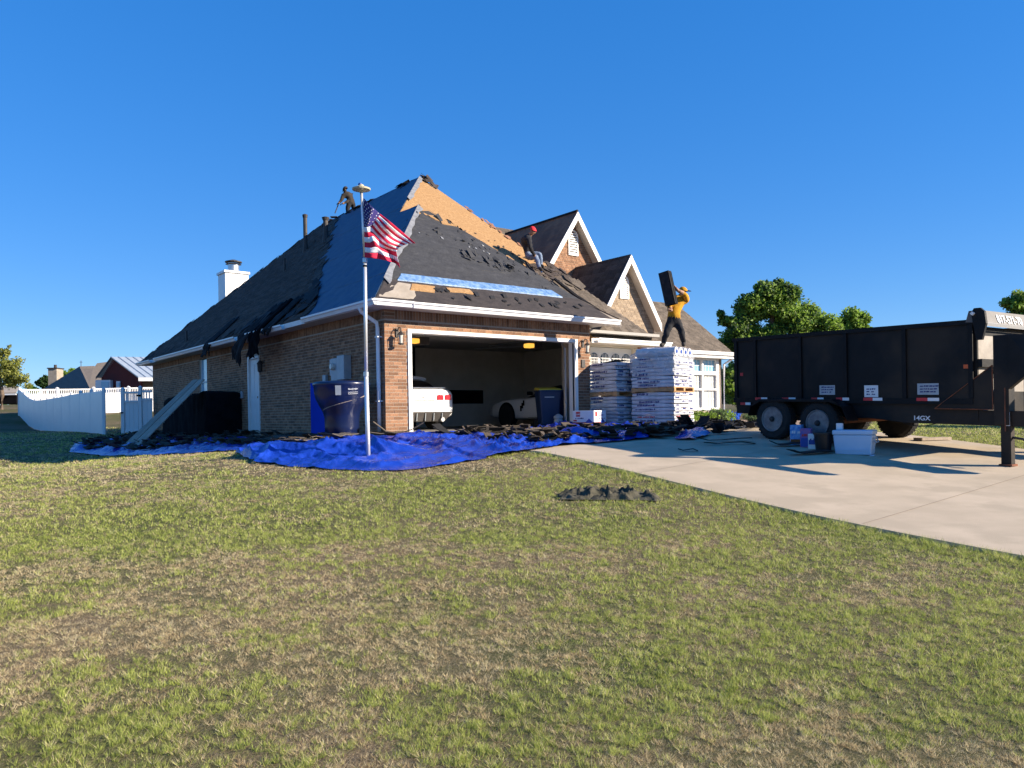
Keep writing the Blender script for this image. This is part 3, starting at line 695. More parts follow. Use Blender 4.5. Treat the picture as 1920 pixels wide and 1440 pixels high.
# roof pipes and vents (left plane)
def pipe(px, py0, py1, w, m='dark_metal', cap=1.35, capn=True):
    """stands on the left plane; px/py give its sight line"""
    lo, hi = 10, 60
    for _ in range(50):
        md = (lo+hi)/2; p = P(px, py1, md); a, r, z = hf(p)
        if z > zl(a): lo = md if False else lo
        (lo, hi) = (md, hi) if z-zl(a) > 0 else (lo, md)
    b = P(px, py1, lo); top = P(px, py0, lo).z; rad = w*lo/1440/2
    mb = MB(); mb.tube([b-Vector((0,0,.1)), Vector((b.x, b.y, top))], rad, 10); mb.tube([b-Vector((0,0,.15)), b+Vector((0,0,.25))], [rad*1.7, rad*1.1], 10)
    if capn: mb.tube([Vector((b.x, b.y, top-.1)), Vector((b.x, b.y, top)), Vector((b.x, b.y, top+.03))], [rad*1.15, rad*cap, rad*.6], 10)
    return build(mb, 'vent_pipe', m, house, smooth=False)
pipe(573, 403, 470, 7.5); pipe(611, 408, 450, 9, cap=1.6); pipe(534, 484, 508, 3.5, capn=False); pipe(350, 620, 641, 3.5, capn=False)
# chimney behind the ridge
c = P(441, 560, 34); mb = MB(); q = .90
def chT(x, y, z): return Vector((c.x+x*FX+y*SX, c.y+x*FY+y*SY, z))
mb.box(-q*.62, q*.5, -q*.5, q*.6, 4.5, 7.92, T=chT); ch = build(mb, 'chimney', 'vinyl', house)
mb = MB(); mb.box(-q*.68, q*.56, -q*.56, q*.66, 7.921, 8.02, T=chT); build(mb, 'chimney_cap', 'vinyl', ch)
mb = MB(); mb.lathe(chT(-.05,0,8.02), [(.24,0),(.24,.42)], 16); build(mb, 'flue', 'steel', ch)
mb = MB(); mb.lathe(chT(-.05,0,8.44), [(.15,0),(.36,.02),(.36,.06),(.1,.14)], 16); mb.lathe(chT(-.05,0,8.36), [(.24,0),(.34,.02),(.24,.05)], 16); build(mb, 'flue_cap', 'dark_metal', ch)

# ------- gables, rear roof and wing
def gable(rw, rk, aa, zz, slope, halfL, halfR, rback, planem, brickm, vx, name):
    # roof planes with overhang to rk; wall at rw
    L_ = (aa-halfL, zz-slope*halfL); R_ = (aa+halfR, zz-slope*halfR)
    slab(name+'_left_roof', [(aa, rk, zz), (aa, rback, zz), (L_[0], rback, L_[1]), (L_[0], rk, L_[1])], planem)
    slab(name+'_right_roof', [(aa, rk, zz-.003), (R_[0], rk, R_[1]-.003), (R_[0], rback, R_[1]-.003), (aa, rback, zz-.003)], planem)
    wd = .30   # rake boards
    for s, hw in ((-1, halfL), (1, halfR)):
        mb = MB(); e = (aa+s*hw, zz-slope*hw)
        mb.prism([H(aa, rk-.03, zz-.01), H(e[0], rk-.03, e[1]-.01), H(e[0]-s*.0, rk-.03, e[1]-wd), H(aa, rk-.03, zz-wd)], H(0,.03,0)-H(0,0,0)); build(mb, 'rake_board', 'white_trim', house)
        mb = MB(); mb.prism([H(aa, rk, zz-wd+.02), H(e[0], rk, e[1]-wd+.02), H(e[0], rw, e[1]-wd+.02), H(aa, rw, zz-wd+.02)], Vector((0,0,.02))); build(mb, 'rake_soffit', 'soffit', house)
    mb = MB(); zb = .8
    mb.prism([H(aa, rw, zz-.2), H(R_[0]-.05, rw, R_[1]-.2), H(R_[0]-.05, rw, zb), H(L_[0]+.05, rw, zb), H(L_[0]+.05, rw, L_[1]-.2)], H(0,.15,0)-H(0,0,0)); gw = build(mb, 'gable_wall', 'mortar', house)
    bm_ = MB(); z = zb+2.0; k = 0
    while z < zz-.4:
        h_ = (zz-.24-z-BH)/slope; lo, hi = aa-min(h_, halfL-.06), aa+min(h_, halfR-.06)
        if hi-lo > .1: course_fill(lo, hi, z, z+BH, k, lambda s, e, z0, z1: hb(bm_, s, e, rw-.008, rw+.02, z0, z1))
        z += BH+G_; k += 1
    build(bm_, 'brick', brickm, gw, kind='stuff')
    # arched louvre vent
    a0, z0, z1, w = vx; arc = [H(a0-w/2*math.cos(PI*t/8), rw-.05, z1-w/2+w/2*math.sin(PI*t/8)) for t in range(9)]
    mb = MB(); d = H(0,.04,0)-H(0,0,0)
    ou = [H(a0-(w/2+.05), rw-.05, z0-.05)]+[H(a0-(w/2+.05)*math.cos(PI*t/8), rw-.05, z1-w/2+(w/2+.05)*math.sin(PI*t/8)) for t in range(9)]+[H(a0+(w/2+.05), rw-.05, z0-.05)]
    inn = [H(a0-w/2, rw-.05, z0)]+arc+[H(a0+w/2, rw-.05, z0)]
    for i in range(len(ou)-1): mb.prism([ou[i], ou[i+1], inn[i+1], inn[i]], d)
    mb.prism([ou[-1], ou[0], inn[0], inn[-1]], d)
    vt = build(mb, 'gable_vent', 'white_trim', house)
    mb = MB(); hb(mb, a0-w/2, a0+w/2, rw-.012, rw-.009, z0, z1-w/2+.05); build(mb, 'backing', 'dark_metal', vt)
    nsl = 9
    for i in range(nsl):
        z = z0+.02+(z1-z0-.04)*i/nsl; hw = w/2 if z < z1-w/2 else math.sqrt(max(.0, (w/2)**2-(z+.03-(z1-w/2))**2))
        if hw < .03: continue
        mb = MB(); mb.prism([H(a0-hw, rw-.045, z), H(a0-hw, rw-.040, z-.008), H(a0-hw, rw-.013, z+.05), H(a0-hw, rw-.018, z+.055)], H(2*hw,0,0)-H(0,0,0)); build(mb, 'slat', 'white_trim', vt)
    return L_, R_
gable(3.8, 3.5, 11.44, 7.0, 1.53, 2.15, 1.5, 6.4, 'shingle_dark', 'brick_light', (11.37,5.55,6.25,.34), 'lower_gable')
gable(6.3, 6.0, 11.30, 9.0, 1.45, 2.1, 1.9, 10.5, 'osb_dark', 'brick', (11.3,7.47,8.32,.38), 'upper_gable')
shingles('shingle', 9.32, 11.44, lambda a: 3.5, lambda a: 6.4, lambda a, r: 7.0-1.53*(11.44-a), 'a', 'shingle_dark', ex=.12)
mb = MB(); mb.tube([H(11.3, 6.0, 9.03), H(11.3, 10.4, 9.03)], .045, 6); build(mb, 'ridge_cap', 'shingle_black', house)
for i in range(7):
    strip('bare_board', 9.25+i*.29, 9.52+i*.29, lambda c: 6.02, lambda c: 10.4, lambda a, r: 9.0-1.45*(11.3-a), 'a', .006, 'osb_dark', 12, 2, .006, tk=.004)
slab('cross_roof', [(5.05,11.0,9.4), (13.3,11.0,9.42), (13.3,7.2,6.4), (5.05,7.2,6.4)], 'shingle_brown')
shingles('shingle', 9.0, 11.0, lambda r: 5.3, lambda r: 13.3, lambda a, r: 9.42-.8*(11-r), 'r', 'shingle_brown', ex=.15)
slab('cross_roof_rear', [(5.05,11.0,9.39), (13.3,11.0,9.41), (13.3,17,4.6), (5.05,17,4.6)], 'shingle_brown')
# wing
zw = lambda a, r: 3.86+.8*(r-3.9)
slab('wing_roof', [(12.0,3.9,3.86), (17.62,3.9,3.86), (17.62,6.75,6.14), (12.0,6.75,6.14)], 'shingle_brown')
slab('wing_roof_rear', [(12.0,6.75,6.13), (17.62,6.75,6.13), (17.62,9.6,3.86), (12.0,9.6,3.86)], 'shingle_brown')
shingles('shingle', 3.9, 6.75, lambda r: 12.0, lambda r: 17.62, zw, 'r', 'shingle_brown', ex=.14)
mb = MB(); mb.prism([H(17.4,4.3,.6), H(17.4,9.2,.6), H(17.4,9.2,3.8), H(17.4,6.75,5.9), H(17.4,4.3,3.8)], H(-.2,0,0)-H(0,0,0)); build(mb, 'wing_side_wall', 'mortar', house)
ww = wall('wing_wall', [(12.7, 15.2, 4.3, 4.5, .6, 3.8), (15.2, 17.15, 4.3, 4.5, .6, 1.6), (15.2, 17.15, 4.3, 4.5, 3.66, 3.8), (17.15, 17.4, 4.3, 4.5, .6, 3.8)])
mb = MB(); z = .9; k = 0
while z < 3.7: course_fill(12.7, 15.15, z, z+BH, k, lambda s, e, z0, z1: hb(mb, s, e, 4.294, 4.31, z0, z1)); z += BH+G_; k += 1
build(mb, 'brick', 'brick', ww, kind='stuff')
fas(12.0, 17.62, 3.87, 3.9, 3.62, 3.84, n='wing_fascia'); fas(12.0, 17.6, 3.901, 4.3, 3.62, 3.64, m='soffit', n='soffit'); gutter(H(12.2,3.868,3.86), H(17.8,3.868,3.86), oF)
mb = MB(); mb.tube([H(17.7,3.8,3.74), H(17.62,4.0,3.6), H(17.45,4.22,3.42), H(17.43,4.24,1.0)], .045, 8); build(mb, 'downspout', 'gutter_white', house)
mb = MB()
for a0, a1, z0, z1 in ((15.2,15.3,1.6,3.66), (16.1,16.2,1.6,3.66), (17.0,17.15,1.6,3.66)): hb(mb, a0, a1, 4.24, 4.4, z0, z1)
for z0, z1 in ((1.6,1.7), (2.38,2.45), (2.98,3.12), (3.56,3.66)):
    hb(mb, 15.3, 16.1, 4.242, 4.4, z0, z1); hb(mb, 16.2, 17.0, 4.242, 4.4, z0, z1)
wf = build(mb, 'wing_window', 'white_trim', house)
for a0, a1 in ((15.3,16.1), (16.2,17.0)):
    for z0, z1 in ((1.7,2.38), (2.45,2.98), (3.12,3.56)):
        mb = MB(); hb(mb, a0, a1, 4.34, 4.35, z0, z1); build(mb, 'pane', 'glass_sky' if z0 > 3 else 'lamp_glass', wf)
        mb = MB()
        for t in (.25, .5, .75): hb(mb, a0+(a1-a0)*t-.008, a0+(a1-a0)*t+.008, 4.325, 4.339, z0, z1)
        hb(mb, a0, a1, 4.324, 4.339, (z0+z1)/2-.008, (z0+z1)/2+.008); build(mb, 'muntin', 'white_trim', wf)

# ------------------------------------------------------------------ lawn blades (nobody could count them)
def inside_drive(x, y, pad=.0):
    dx, dy = x-CX, y-CY; a = dx*FX+dy*FY; r = dx*SX+dy*SY
    l = np.interp(r, [p[0] for p in dl], [p[1] for p in dl]); q = np.interp(r, [p[0] for p in dr], [p[1] for p in dr])
    return ((r < 0) & (a > l-pad) & (a < q+pad)) | ((r > -.05) & (a > -.05)) | ((a > 9.3) & (r > -3) & (a < 17) & (r < 5))
def vnoise(x, y, s, sd):            # cheap value noise
    x = x*s+sd*17.3; y = y*s+sd*9.1; xi = np.floor(x).astype(int); yi = np.floor(y).astype(int); fx = x-xi; fy = y-yi
    fx = fx*fx*(3-2*fx); fy = fy*fy*(3-2*fy)
    h = lambda a, b: (np.sin(a*127.1+b*311.7+sd)*43758.5453) % 1.0
    return (h(xi, yi)*(1-fx)+h(xi+1, yi)*fx)*(1-fy)+(h(xi, yi+1)*(1-fx)+h(xi+1, yi+1)*fx)*fy
def make_grass():
    Xs, Ys, Hs, Ws, TX, TY, TR_ = [], [], [], [], [], [], []
    #  y0, y1, tufts per m2, blades per tuft, height, width, tuft radius
    for (y0, y1, td, k, h, w, tr0) in ((2.6,3.8,1300,20,.027,.0024,.012), (3.8,5.5,1150,15,.028,.0030,.013), (5.5,8,820,11,.030,.0042,.015), (8,11.5,480,8,.033,.0065,.019), (11.5,16,230,7,.035,.010,.026), (16,26,60,6,.042,.018,.04), (26,45,16,5,.05,.03,.06)):
        ax = .70*y1+.6; n = int(td*(y1-y0)*2*ax); x = rng.uniform(-ax, ax, n); y = rng.uniform(y0, y1, n); m = np.abs(x) < .70*y+.5; x, y = x[m], y[m]
        cl = .6*vnoise(x, y, 9, 1)+.4*vnoise(x, y, 23, 2); m = rng.random(len(x)) < np.clip(cl*2.4-.38, .12, 1); x, y = x[m], y[m]
        tx, ty = np.repeat(x, k), np.repeat(y, k); r_ = tr0*np.sqrt(rng.random(len(tx)))*np.repeat(rng.uniform(.6, 1.7, len(x)), k); t = rng.uniform(0, 2*PI, len(tx))
        Xs.append(tx+r_*np.cos(t)); Ys.append(ty+r_*np.sin(t)); TX.append(tx); TY.append(ty); TR_.append(np.repeat(rng.random(len(x)), k)); Hs.append(np.full(len(tx), h)*np.repeat(rng.uniform(.55, 1.35, len(x)), k)); Ws.append(np.full(len(tx), w))
        n = int(td*k*1.15*(y1-y0)*2*ax); x = rng.uniform(-ax, ax, n); y = rng.uniform(y0, y1, n); m = np.abs(x) < .70*y+.5; x, y = x[m], y[m]   # low matted blades between tufts
        Xs.append(x); Ys.append(y); TX.append(x); TY.append(y+.5); TR_.append(.35+.65*rng.random(len(x))); Hs.append(np.full(len(x), h*.42)); Ws.append(np.full(len(x), w*.9))
    x, y, h, w, tx, ty, tr_ = [np.concatenate(q) for q in (Xs, Ys, Hs, Ws, TX, TY, TR_)]
    m = ~inside_drive(x, y, -.03); x, y, h, w, tx, ty, tr_ = [q[m] for q in (x, y, h, w, tx, ty, tr_)]
    big = .35*vnoise(x, y*1.3, .55, 4)+.33*vnoise(x, y*1.2, 1.6, 5)+.32*vnoise(x, y, 4.2, 6); fine = vnoise(x, y, 14, 8)
    green = (big-.45)*2.7+.50+(fine-.5)*1.1
    green += .40*np.exp(-((y-9.3-.15*x)/2.2)**2)-.75*np.exp(-((x+.3)/2.6)**2-((y-12.4)/.9)**2)-.25*np.exp(-((x+1.3)/2.0)**2-((y-4.2)/1.0)**2)+.22*(x > 1.5)*(y < 7)+.9*((x > 5)&(y > 10))-.25*(y < 3.3)
    dx, dy = x-CX, y-CY; a_ = dx*FX+dy*FY; r_ = dx*SX+dy*SY; le = np.interp(r_, [p[0] for p in dl], [p[1] for p in dl])
    green += .6*np.exp(-((a_-le+.22)/.28)**2)*(r_ < -4.6); h = h*(1+1.0*np.exp(-((a_-le+.1)/.14)**2)*(r_ < -4.6))
    green = np.clip(green, 0, 1); gm = (((tr_*.5+.5*rng.random(len(x))) < green*.74+.03)).astype(float)
    n = len(x); z = gz(x, y); ang = rng.uniform(0, 2*PI, n); flat = (ty-y > .3)
    ox, oy = x-tx, np.where(flat, 0, y-ty); la = np.arctan2(oy, ox)+rng.normal(0, .9, n); lean = np.where(flat, rng.uniform(1.2, 3.0, n), rng.uniform(.15, 1.0, n)+.45*(1-gm))
    hh = h*rng.uniform(.5, 1.25, n)*(.72+.38*green); bx, by = np.cos(ang)*w/2, np.sin(ang)*w/2; L = hh*lean
    v = np.empty((n, 3, 3)); v[:,0] = np.stack([x-bx, y-by, z-.004], 1); v[:,1] = np.stack([x+bx, y+by, z-.004], 1)
    v[:,2] = np.stack([x+np.cos(la)*L, y+np.sin(la)*L, z+hh/np.sqrt(1+.4*lean**2)], 1)
    o = npmesh('grass', v.reshape(-1, 3), np.arange(3*n).reshape(n, 3), 'blade', kind='stuff')
    at = o.data.color_attributes.new('tone', 'FLOAT_COLOR', 'POINT')
    c = np.zeros((n, 3, 4), np.float32); c[:,:,0] = (gm*rng.uniform(.8, 1, n)+(1-gm)*rng.uniform(0, .22, n))[:,None]; c[:,:,1] = np.clip(rng.normal(.45, .20, n)+(tr_-.5)*.25+(fine-.5)*.3, 0, 1)[:,None]; c[:,:,3] = 1
    at.data.foreach_set('color', c.ravel())
    tag(o, 'short patchy lawn of green and straw coloured grass', 'grass'); print('blades', n); return o
make_grass()

# ------------------------------------------------------------------ tarps
def resample(pts, n):
    pts = [Vector(p) for p in pts]; d = [0]
    for i in range(1, len(pts)): d.append(d[-1]+(pts[i]-pts[i-1]).length)
    out = []
    for k in range(n):
        t = d[-1]*k/(n-1)
        for i in range(1, len(pts)):
            if d[i] >= t-1e-9: f = (t-d[i-1])/max(1e-9, d[i]-d[i-1]); out.append(pts[i-1].lerp(pts[i], f)); break
    return out
def ridged(x, y, s, sd): return 1-abs(noise.noise(Vector((x*s, y*s, sd))))*2
def tarp(name, label, fr, bk, m, nu=90, nv=40, amp=.05, humps=(), sd=0, lift=.02, base=None, crumple=1):
    """fr/bk: ground outlines of the near and far edge"""
    F_ = resample(fr, nu+1); B_ = resample(bk, nu+1); mb = MB(); top = {}
    for i in range(nv+1):
        for j in range(nu+1):
            p = F_[j].lerp(B_[j], i/nv); e = min(i, nv-i, j, nu-j)/5; e = min(1, e)
            x, y = p.x+.05*noise.noise(Vector((p.x*3, p.y*3, sd)))*2, p.y+.05*noise.noise(Vector((p.x*3, p.y*3, sd+9)))*2
            dd = hf((x, y, 0)); gr = max(g(x, y)+(.04 if dd[0] > -.5 else 0), SL if dd[1] > -.6 and 0 < dd[0] < 9 else -9)
            cm = crumple*(.35+1.3*max(0, noise.noise(Vector((x*.45, y*.45, sd+20)))+.25)); w = max(0, ridged(x, y, .9, sd))**5*1.3+max(0, ridged(x+.5*y, y, 2.2, sd+3))**4*.9*cm+max(0, ridged(x, y+.3*x, 4.6, sd+6))**4*.5*cm+max(0, ridged(x-.4*y, y+.3*x, 9, sd+6))**3*.16*cm
            h = sum(hh*math.exp(-((x-hx)/rx)**2-((y-hy)/ry)**2) for hx, hy, rx, ry, hh in humps)
            mb.v.append((x, y, gr+lift+amp*w*(.25+.75*e)+h*min(1, e*1.0+.0)))
    for i in range(nv):
        for j in range(nu): o = i*(nu+1)+j; mb.f.append((o, o+1, o+nu+2, o+nu+1)); mb.m.append(0)
    b = base or F_[nu//2]
    o = build(mb, name, m, base=(b.x, b.y, g(b.x, b.y)), smooth=True)
    tag(o, label, 'tarp'); return o, (F_, B_)
G = lambda x, y: PG(x, y)
def lay(pts): return [Vector((p.x, p.y, 0)) for p in pts]
poleP = P(691, 866, 13.3); poleP.z = g(poleP.x, poleP.y)
fr = lay([G(440,852), G(480,868), G(540,876), G(620,882), G(690,885), G(760,884), G(830,876), G(900,863), G(980,850), G(1080,838), G(1160,832), G(1215,828)])
bk = lay([G(455,846), H(-1.9,2.3,0), H(-1.2,1.2,0), H(-.75,.2,0), H(-.1,-.45,0), H(.8,-.5,0), H(1.9,-.55,0), H(3.2,-.45,0), H(4.6,-.05,0), H(5.4,.15,0), H(6.1,-.45,0), H(7.5,-1.6,0)])
hum = [(poleP.x+.25, poleP.y+.40, .60, .30, .20), (poleP.x-1.1, poleP.y+.6, 1.0, .30, .17), (poleP.x-2.2, poleP.y+.8, .6, .3, .13), (poleP.x+1.3, poleP.y+.8, .7, .4, .07)]
q = H(5.3, .05, 0); hum.append((q.x, q.y, .5, .5, .12)); q = PG(1090, 826); hum.append((q.x, q.y, .5, .25, .16))
blue, (BF, BB) = tarp('blue_tarp', 'large crumpled blue tarp spread in front of the open garage and around the flagpole', fr, bk, 'tarp', 320, 120, .07, hum, 2)
tarp('blue_tarp', 'shaded blue tarp lying along the side wall under the debris', lay([G(130,848), G(230,856), G(340,852), G(420,848), G(470,846), G(500,842)]), lay([G(140,832), G(240,824), H(-1.4,16,0), H(-1.0,10,0), H(-.5,7,0), H(-.4,3.8,0)]), 'tarp', 110, 30, .07, (), 12)
tarp('blue_tarp', 'small bright blue tarp end beside the shingle pallets on the driveway', lay([G(1268,829), G(1300,829), G(1330,822)]), lay([G(1275,818), G(1300,813), G(1322,812)]), 'tarp', 40, 14, .09, (), 20)
tarp('blue_tarp', 'blue tarp lying among the plants of the flower bed', lay([G(1308,797), G(1345,795), G(1385,790)]), lay([G(1312,785), G(1350,779), G(1392,776)]), 'tarp', 60, 20, .10, (), 24)

# ------------------------------------------------------------------ torn shingles on the ground
def gtop(x, y):          # resting height on ground, drive or tarp
    dd = hf((x, y, 0)); return max(g(x, y)+(.06 if dd[0] > -.3 else .03), SL if dd[1] > -.6 and 0 < dd[0] < 9 else -9)+.03
def debris(mb, cx, cy, z, sz=(.3,.9), w=(.12,.32), curl=.12, rz=None):
    l = U(*sz)/2; hw = U(*w)/2; rt = U(0, PI) if rz is None else rz+U(-.3, .3); cu = U(-.02, curl); tilt = U(-.09, .09); n = 4; v = []
    for i in range(n+1):
        t = -1+2*i/n; x = t*l
        for y in (-hw*U(.75,1), hw*U(.75,1)):
            X_ = cx+x*math.cos(rt)-y*math.sin(rt); Y_ = cy+x*math.sin(rt)+y*math.cos(rt); v.append((X_, Y_, z+cu*t*t+tilt*y+.02*math.sin(t*5+rt)))
    o = len(mb.v); mb.v += v+[(p[0], p[1], p[2]+.014) for p in v]; m = 2*(n+1)
    for i in range(n):
        a = o+2*i; mb.f += [(a, a+1, a+3, a+2), (a+m, a+m+2, a+m+3, a+m+1), (a, a+2, a+m+2, a+m), (a+1, a+m+1, a+m+3, a+3)]; mb.m += [0]*4
    a = o; mb.f += [(a, a+m, a+m+1, a+1), (a+2*n, a+2*n+1, a+2*n+1+m, a+2*n+m)]; mb.m += [0]*2
def pile(name, label, outline, n, hgt, m, sd=0, **k):
    mb = MB(); xs_ = [p.x for p in outline]; ys_ = [p.y for p in outline]; c = (sum(xs_)/len(xs_), sum(ys_)/len(ys_)); i = 0
    def ins(x, y):
        s = False
        for a in range(len(outline)):
            p, q = outline[a], outline[a-1]
            if (p.y > y) != (q.y > y) and x < (q.x-p.x)*(y-p.y)/(q.y-p.y)+p.x: s = not s
        return s
    while i < n:
        x, y = U(min(xs_), max(xs_)), U(min(ys_), max(ys_))
        if not ins(x, y): continue
        d = max(0, ridged(x, y, .8, sd)); debris(mb, x, y, gtop(x, y)+U(0, hgt)*d, **k); i += 1
    o = build(mb, name, m, base=(c[0], c[1], g(*c)), kind='stuff'); tag(o, label, 'debris'); return o
pile('shingle_debris', 'heap of torn brown shingles on the blue tarp before the garage', [G(870,822), G(930,836), G(1060,836), G(1240,824), G(1280,816), G(1200,811), G(1060,812), G(960,813), G(890,815)], 270, .06, 'shingle_torn', 3)
pile('shingle_debris', 'dark torn shingles strewn along the shaded side wall', [G(130,842), G(250,850), G(380,840), G(520,838), G(620,832), H(-.15,1.6,0), H(-.1,8,0), H(-.1,14,0), H(-.6,19,0)], 380, .05, 'shingle_torn', 8)
pile('shingle_debris', 'black scraps of roofing scattered in front of the shingle pallets', [G(1180,818), G(1300,816), G(1420,810), G(1420,803), G(1310,803), G(1200,806)], 110, .05, 'shingle_black', 5, sz=(.15,.6))
pile('shingle_debris', 'brown shingle sheets heaped at the foot of the blue tank', [G(540,838), G(600,834), G(660,826), H(-.9,.4,0), H(-.6,3.0,0), H(-1.1,3.6,0)], 20, .14, 'shingle_brown', 7, sz=(.6,1.0), w=(.35,.5), curl=.05)
def single(px, py, label, m='shingle_black', sz=(.5,.9), w=(.12,.3), rz=None, cat='shingle', name='torn_shingle', curl=.05, n=1):
    p = PG(px, py, .06); mb = MB()
    for k in range(n): debris(mb, p.x+U(-.1,.1)*(n > 1), p.y+U(-.05,.05)*(n > 1), gtop(p.x, p.y)-.025+.02*k, sz, w, curl, rz)
    o = build(mb, name, m, base=(p.x, p.y, g(p.x, p.y))); tag(o, label, cat); return o
single(1355, 826, 'long black strip of roofing lying on the driveway left of the trailer wheels', sz=(1.0,1.1), w=(.1,.14), rz=-.1)
single(1368, 831, 'lower black strip of roofing on the driveway left of the trailer wheels', sz=(.9,1), w=(.08,.1), rz=-.1)
single(1473, 834, 'black scrap of felt under the rear trailer wheel', sz=(.5,.55), w=(.2,.22), rz=0)
single(1520, 849, 'black scrap of felt flat on the driveway before the drink packs', sz=(.7,.8), w=(.2,.25), rz=0)
single(1290, 844, 'small curled black scrap alone on the shaded driveway', sz=(.3,.35), w=(.06,.08), rz=.2)
single(740, 815, 'curled brown shingle leaning by the sunlit brick pillar', 'shingle_brown', (1.0,1.1), (.25,.3), .2, curl=.25, n=2)
single(860, 816, 'black shingle sheet curling up at the garage threshold', 'shingle_black', (1.1,1.2), (.3,.34), -.55, curl=.35, n=2)
single(1240, 797, 'bundle of black roofing sheets dropped against the wrapped pallet', 'shingle_black', (1.3,1.4), (.5,.55), .1, curl=.3, n=5)
single(1300, 806, 'black crumpled roofing at the corner of the right pallet', 'shingle_black', (.6,.7), (.3,.4), .3, curl=.3, n=4)
single(1350, 812, 'lone dark scrap standing on the edge of the gravel bed', 'shingle_black', (.3,.35), (.2,.25), .4, curl=.3, n=3)

# ------------------------------------------------------------------ flagpole and flag
YP = poleP.y
pl = thing('flagpole', 'tall white flagpole with a cream solar disc on top', 'flagpole', poleP)
T_ = P(677.5, 358, YP); J_ = P(684.2, 487, YP); K_ = P(686.5, 700, YP)
mb = MB(); mb.tube([poleP-Vector((0,0,.3)), K_], [.038,.038], 14); build(mb, 'lower_section', 'aluminium', pl, smooth=True)
mb = MB(); mb.tube([K_, J_], [.031,.031], 14); build(mb, 'middle_section', 'aluminium', pl, smooth=True)
mb = MB(); mb.tube([J_, T_], [.024,.024], 14); build(mb, 'upper_section', 'aluminium', pl, smooth=True)
for c_, r_ in ((K_, .046), (J_, .04)): mb = MB(); mb.lathe(c_, [(r_*.8,-.06),(r_,-.05),(r_,.02),(r_*.8,.03)], 14); build(mb, 'collar', 'steel', pl, smooth=False)
mb = MB(); mb.lathe(J_+Vector((0,0,-.11)), [(.036,-.015),(.036,.015)], 12); build(mb, 'clip_ring', 'black_plastic', pl)
mb = MB(); mb.lathe(T_, [(.03,-.03),(.05,-.005),(.155,.015),(.16,.04),(.10,.065),(.05,.08),(.045,.1),(.02,.115)], 24); so_ = build(mb, 'solar_light', 'solar_cream', pl, smooth=False)
mb = MB(); mb.lathe(T_+Vector((-.02,0,.1)), [(.035,0),(.03,.03),(.0,.045)], 12); build(mb, 'finial', 'blue_print', so_)
FG = {  # u: [(v, px, py, depth offset)]
 0.0: [(0,681.5,371,0),(.54,681.5,425.5,0),(1,680.5,482,0)],
 .2: [(0,698,388,-.10),(.54,689,426,-.06),(1,697,484,-.08)],
 .4: [(0,713,401,.06),(.27,705,411,.04),(.54,696,426,.03),(.77,702,452,-.10),(1,713,486,.02)],
 .6: [(0,732,416,-.08),(.27,720,428,-.06),(.54,710,441,.10),(.77,712,462,.0),(1,726,489,-.07)],
 .8: [(0,757,437,.10),(.27,741,446,.07),(.54,727,456,-.03),(.77,727,468,.12),(1,741,494,.08)],
 1.0: [(0,779,456,-.02),(.27,764,457,-.03),(.54,748,464,.10),(.77,743,472,.02),(1,750,502,-.05)]}
def cr(t, xs_, ys_):      # smooth interpolation through knots
    return float(np.interp(t, xs_, ys_))
def flagpt(u, v):
    us = sorted(FG); out = []
    for c in (1, 2, 3):
        col = [cr(v, [q[0] for q in FG[k]], [q[c] for q in FG[k]]) for k in us]
        i = min(len(us)-2, int(u/.2)); t = (u-us[i])/.2
        p0, p1, p2, p3 = col[max(0, i-1)], col[i], col[i+1], col[min(len(us)-1, i+2)]
        out.append(.5*((2*p1)+(-p0+p2)*t+(2*p0-5*p1+4*p2-p3)*t*t+(-p0+3*p1-3*p2+p3)*t*t*t))
    return P(out[0], out[1], YP+out[2]+.025*math.sin(u*19+v*5)*u+.03*math.sin(v*9+u*6)*u)
def flagpatch(u0, u1, v0, v1, nu, nv, name, m, par):
    mb = MB()
    for i in range(nv+1):
        for j in range(nu+1): mb.v.append(tuple(flagpt(u0+(u1-u0)*j/nu, v0+(v1-v0)*i/nv)))
    for i in range(nv):
        for j in range(nu): o = i*(nu+1)+j; mb.f.append((o, o+1, o+nu+2, o+nu+1)); mb.m.append(0)
    o = build(mb, name, m, par, smooth=True); sf = o.modifiers.new('thick', 'SOLIDIFY'); sf.thickness = .003; return o
flag = thing('flag', 'red white and blue striped flag with a starred blue canton blowing from the pole', 'flag', flagpt(0, 0))
for k in range(13):
    u0 = .4 if k < 7 else .005
    flagpatch(u0, 1, k/13, (k+1)/13, 40, 4, 'stripe', 'flag_red' if k % 2 == 0 else 'flag_white', flag)
can = flagpatch(.005, .4, 0, 7/13, 20, 14, 'canton', 'flag_blue', flag)
mb = MB()
for row in range(9):
    for k in range(6 if row % 2 == 0 else 5):
        cu = .4*((k+.5+(.5 if row % 2 else 0)))/6.1+.005; cv = (row+.6)/9.3*7/13; pts = []
        for q in range(10):
            rr = (.021 if q % 2 == 0 else .009); t = PI/2+q*PI/5; pts.append(flagpt(max(.004, cu+rr*math.cos(t)*.62), max(0, cv-rr*math.sin(t)))+Vector((0,-.006,0)))
        o = len(mb.v); mb.v += [tuple(p) for p in pts]+[tuple(flagpt(cu, cv)+Vector((0,-.006,0)))]
        for q in range(10): mb.f.append((o+q, o+(q+1) % 10, o+10)); mb.m.append(0)
build(mb, 'star', 'flag_white', can, kind='stuff')

